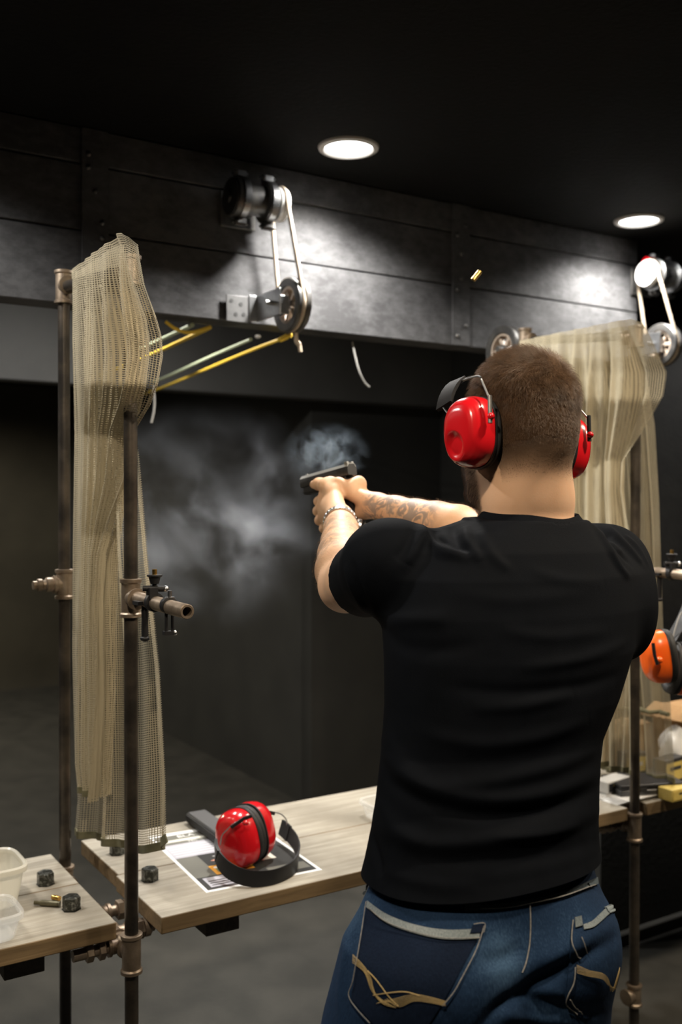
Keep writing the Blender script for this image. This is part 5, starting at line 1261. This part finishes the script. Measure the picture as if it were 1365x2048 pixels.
obj('barrel', MB().pipe(G_(.178, 0, .014), G_(.184, 0, .014), .0068, .0046), M['steel'], t)

# ---------------------------------------------------------------- wristwatch
wa = (WL - EL).normalized(); wc = EL.lerp(WL, .93); e1 = UP.cross(wa).normalized(); e2 = wa.cross(e1)
t = thing('wristwatch', "steel link wristwatch on the person's left wrist", 'watch', wc, 0)
body_tree = tree_of(bp_, bf_)
def skin_at(a, sh=0.0):
    d = e1 * math.cos(a) + e2 * math.sin(a); o = wc + wa * sh; h_ = body_tree.ray_cast(o + d * .09, -d); return (h_[0] if h_[0] is not None else o + d * .033), d
rr_ = []
for k in range(26):
    a = 2 * math.pi * k / 26; p, d = skin_at(a); rr_.append(min(max((p - wc).dot(d), .026), .040))
rr_ = [max(rr_[k - 1], rr_[k], rr_[(k + 1) % 26]) for k in range(26)]
M['watch'] = pbr('watch_steel', (.62, .62, .61), .25, 1.0)
for k in range(26):
    a = 2 * math.pi * k / 26; d = e1 * math.cos(a) + e2 * math.sin(a); q_ = -e1 * math.sin(a) + e2 * math.cos(a); c = wc + d * (rr_[k] + .0028)
    kk = MB().box(c, (.0074, .0135, .0032), (q_, wa, d)).box(c + d * .0008, (.0060, .005, .0032), (q_, wa, d)); obj('link', kk, M['watch'], t, bevel=.0005)
a = math.radians(200); d = e1 * math.cos(a) + e2 * math.sin(a); k = int(a / (2 * math.pi) * 26); c = wc + d * (rr_[k] + .003)
obj('watch_case', MB().lathe(c, d, [(.017, 0), (.0195, .002), (.0195, .007), (.0175, .009)], 32), M['watch'], t)
obj('dial', MB().lathe(c + d * .0085, d, [(.0165, 0), (.0165, .001)], 32), M['black_plastic'], t)
a = math.radians(-20); d = e1 * math.cos(a) + e2 * math.sin(a); k = int((a % (2 * math.pi)) / (2 * math.pi) * 26)
obj('clasp', MB().box(wc + d * (rr_[k] + .0052), (.010, .0135, .002), (-e1 * math.sin(a) + e2 * math.cos(a), wa, d)), M['brass'], t, bevel=.0005)

# ---------------------------------------------------------------- ear muffs worn by the man
cl = W(944, 866, 1.532); cr_ = W(1160, 897, 1.632); axm = (cr_ - cl).normalized()
upm = (UP + U * .10 + V * .10)
cl = H_(-.084, .003, -.016); cr_ = H_(.098, .010, -.016)
ol = (-hr * 1 - hf * .10 - hu * .05).normalized(); orr = (hr - hf * .04 - hu * .10).normalized()
mw = muffs('red ear muffs worn by the person', 'ear_muffs', cl, ol, cr_, orr, upm, M['red'], (-.008, -.022, .018, .009), .97, base=cl)
bandp = []
for k in range(25):
    a = math.pi * (k / 24); x = -math.cos(a) * .100; z = math.sin(a) * .106
    bandp.append(H_(x * .96, .058 + .034 * math.sin(a), z - .002))
st_ = bandp[3:-3]
M['matte_band'] = pbr('matte_band', (.012, .012, .013), .7, Specular_IOR_Level=.12)
band = obj('headband', MB().ribbon(st_, hf, [.026] * len(st_), .004), M['matte_band'], mw)
for idx in (slice(0, 6), slice(-6, None)):
    seg = [p + (p - H_(0, .05, .03)).normalized() * .003 for p in st_[idx]]
    obj('band_slider', MB().ribbon(seg, hf, .034, .006), M['matte_band'], band)
for s_, c, o in ((-1, cl, ol), (1, cr_, orr)):
    e_end = st_[1] if s_ < 0 else st_[-2]
    back = c + o * .016 - hf * .050
    q1 = back + hu * .080 + hf * .022 if s_ < 0 else back + hu * .058 - o * .012 + hf * .010
    q2 = st_[5] if s_ < 0 else st_[-6]
    obj('yoke', MB().tube(crom([q2, q1.lerp(q2, .3) + hu * .002, q1, q1.lerp(back + hu * .044, .2), back + hu * .040], 8), .0016, 8), M['steel'], mw)
    obj('yoke_arm', MB().tube([back + hu * .046, back + hu * .004], .0034, 10), M['dark_steel'] if s_ < 0 else M['black_plastic'], mw)
    fr = c + o * .014 + hf * .044
    obj('yoke', MB().tube(crom([e_end + hf * .010, e_end + hf * .016 + o * .004, fr + hu * .03], 8), .0016, 8), M['steel'], mw)
    obj('yoke_arm', MB().tube([fr + hu * .034, fr], .0034, 10), M['black_plastic'], mw)
    obj('pivot', MB().ellipsoid(back + hu * .014 - hf * .002, .0055), M['red'], mw)

# ---------------------------------------------------------------- gun smoke
def smoke(name, label, c, r, dens, sc_, seed, colr, thr=(.42, .72), dist=.6):
    mb = MB().ellipsoid(c, r, (U, V, UP), 28, 18)
    o = obj(name, mb, None or M['paper'], at=c); o.data.materials.clear()
    m = bpy.data.materials.new(name); m.use_nodes = True; nt = m.node_tree; nt.nodes.remove(nt.nodes['Principled BSDF']); out = nt.nodes['Material Output']
    tc = nn(nt, 'ShaderNodeTexCoord'); ro = nn(nt, 'ShaderNodeMapping', vector_type='POINT'); ro.inputs['Rotation'].default_value = (0, 0, -TH); nt.links.new(tc.outputs['Object'], ro.inputs['Vector'])
    sc2 = nn(nt, 'ShaderNodeMapping'); sc2.inputs['Scale'].default_value = (1 / r[0], 1 / r[1], 1 / r[2]); nt.links.new(ro.outputs[0], sc2.inputs['Vector'])
    ln = nn(nt, 'ShaderNodeVectorMath', operation='LENGTH'); nt.links.new(sc2.outputs[0], ln.inputs[0])
    fall = nn(nt, 'ShaderNodeMapRange', interpolation_type='SMOOTHSTEP'); fall.inputs['From Min'].default_value = 1.0; fall.inputs['From Max'].default_value = .0; nt.links.new(ln.outputs['Value'], fall.inputs['Value'])
    of = nn(nt, 'ShaderNodeVectorMath', operation='ADD'); of.inputs[1].default_value = (seed, seed * .7, seed * 1.3); nt.links.new(ro.outputs[0], of.inputs[0])
    n = nn(nt, 'ShaderNodeTexNoise'); n.inputs['Scale'].default_value = sc_; n.inputs['Detail'].default_value = 4; n.inputs['Roughness'].default_value = .55; n.inputs['Distortion'].default_value = dist; nt.links.new(of.outputs[0], n.inputs['Vector'])
    r_ = nn(nt, 'ShaderNodeMapRange', interpolation_type='SMOOTHSTEP'); r_.inputs['From Min'].default_value = thr[0]; r_.inputs['From Max'].default_value = thr[1]; nt.links.new(n.outputs['Fac'], r_.inputs['Value'])
    mu = nn(nt, 'ShaderNodeMath', operation='MULTIPLY'); nt.links.new(fall.outputs[0], mu.inputs[0]); nt.links.new(r_.outputs[0], mu.inputs[1])
    m2 = nn(nt, 'ShaderNodeMath', operation='MULTIPLY'); m2.inputs[1].default_value = dens; nt.links.new(mu.outputs[0], m2.inputs[0])
    v = nn(nt, 'ShaderNodeVolumeScatter'); v.inputs['Color'].default_value = col(colr); v.inputs['Anisotropy'].default_value = .0; nt.links.new(m2.outputs[0], v.inputs['Density']); nt.links.new(v.outputs[0], out.inputs['Volume'])
    o.data.materials.append(m); return put(o, label, 'smoke', kind='stuff')
smoke('smoke', 'grey cloud of gun smoke drifting in front of the muzzle', W(412, 1035, 3.0), (.45, .45, .37), 4.0, 5.0, 2.3, (.80, .87, .98), (.46, .78))
smoke('smoke', 'small bluish puff of smoke rising from the pistol slide', W(655, 905, 2.27), (.12, .07, .075), 13.0, 19, 9.3, (.62, .80, 1.0), (.42, .70), 1.6)
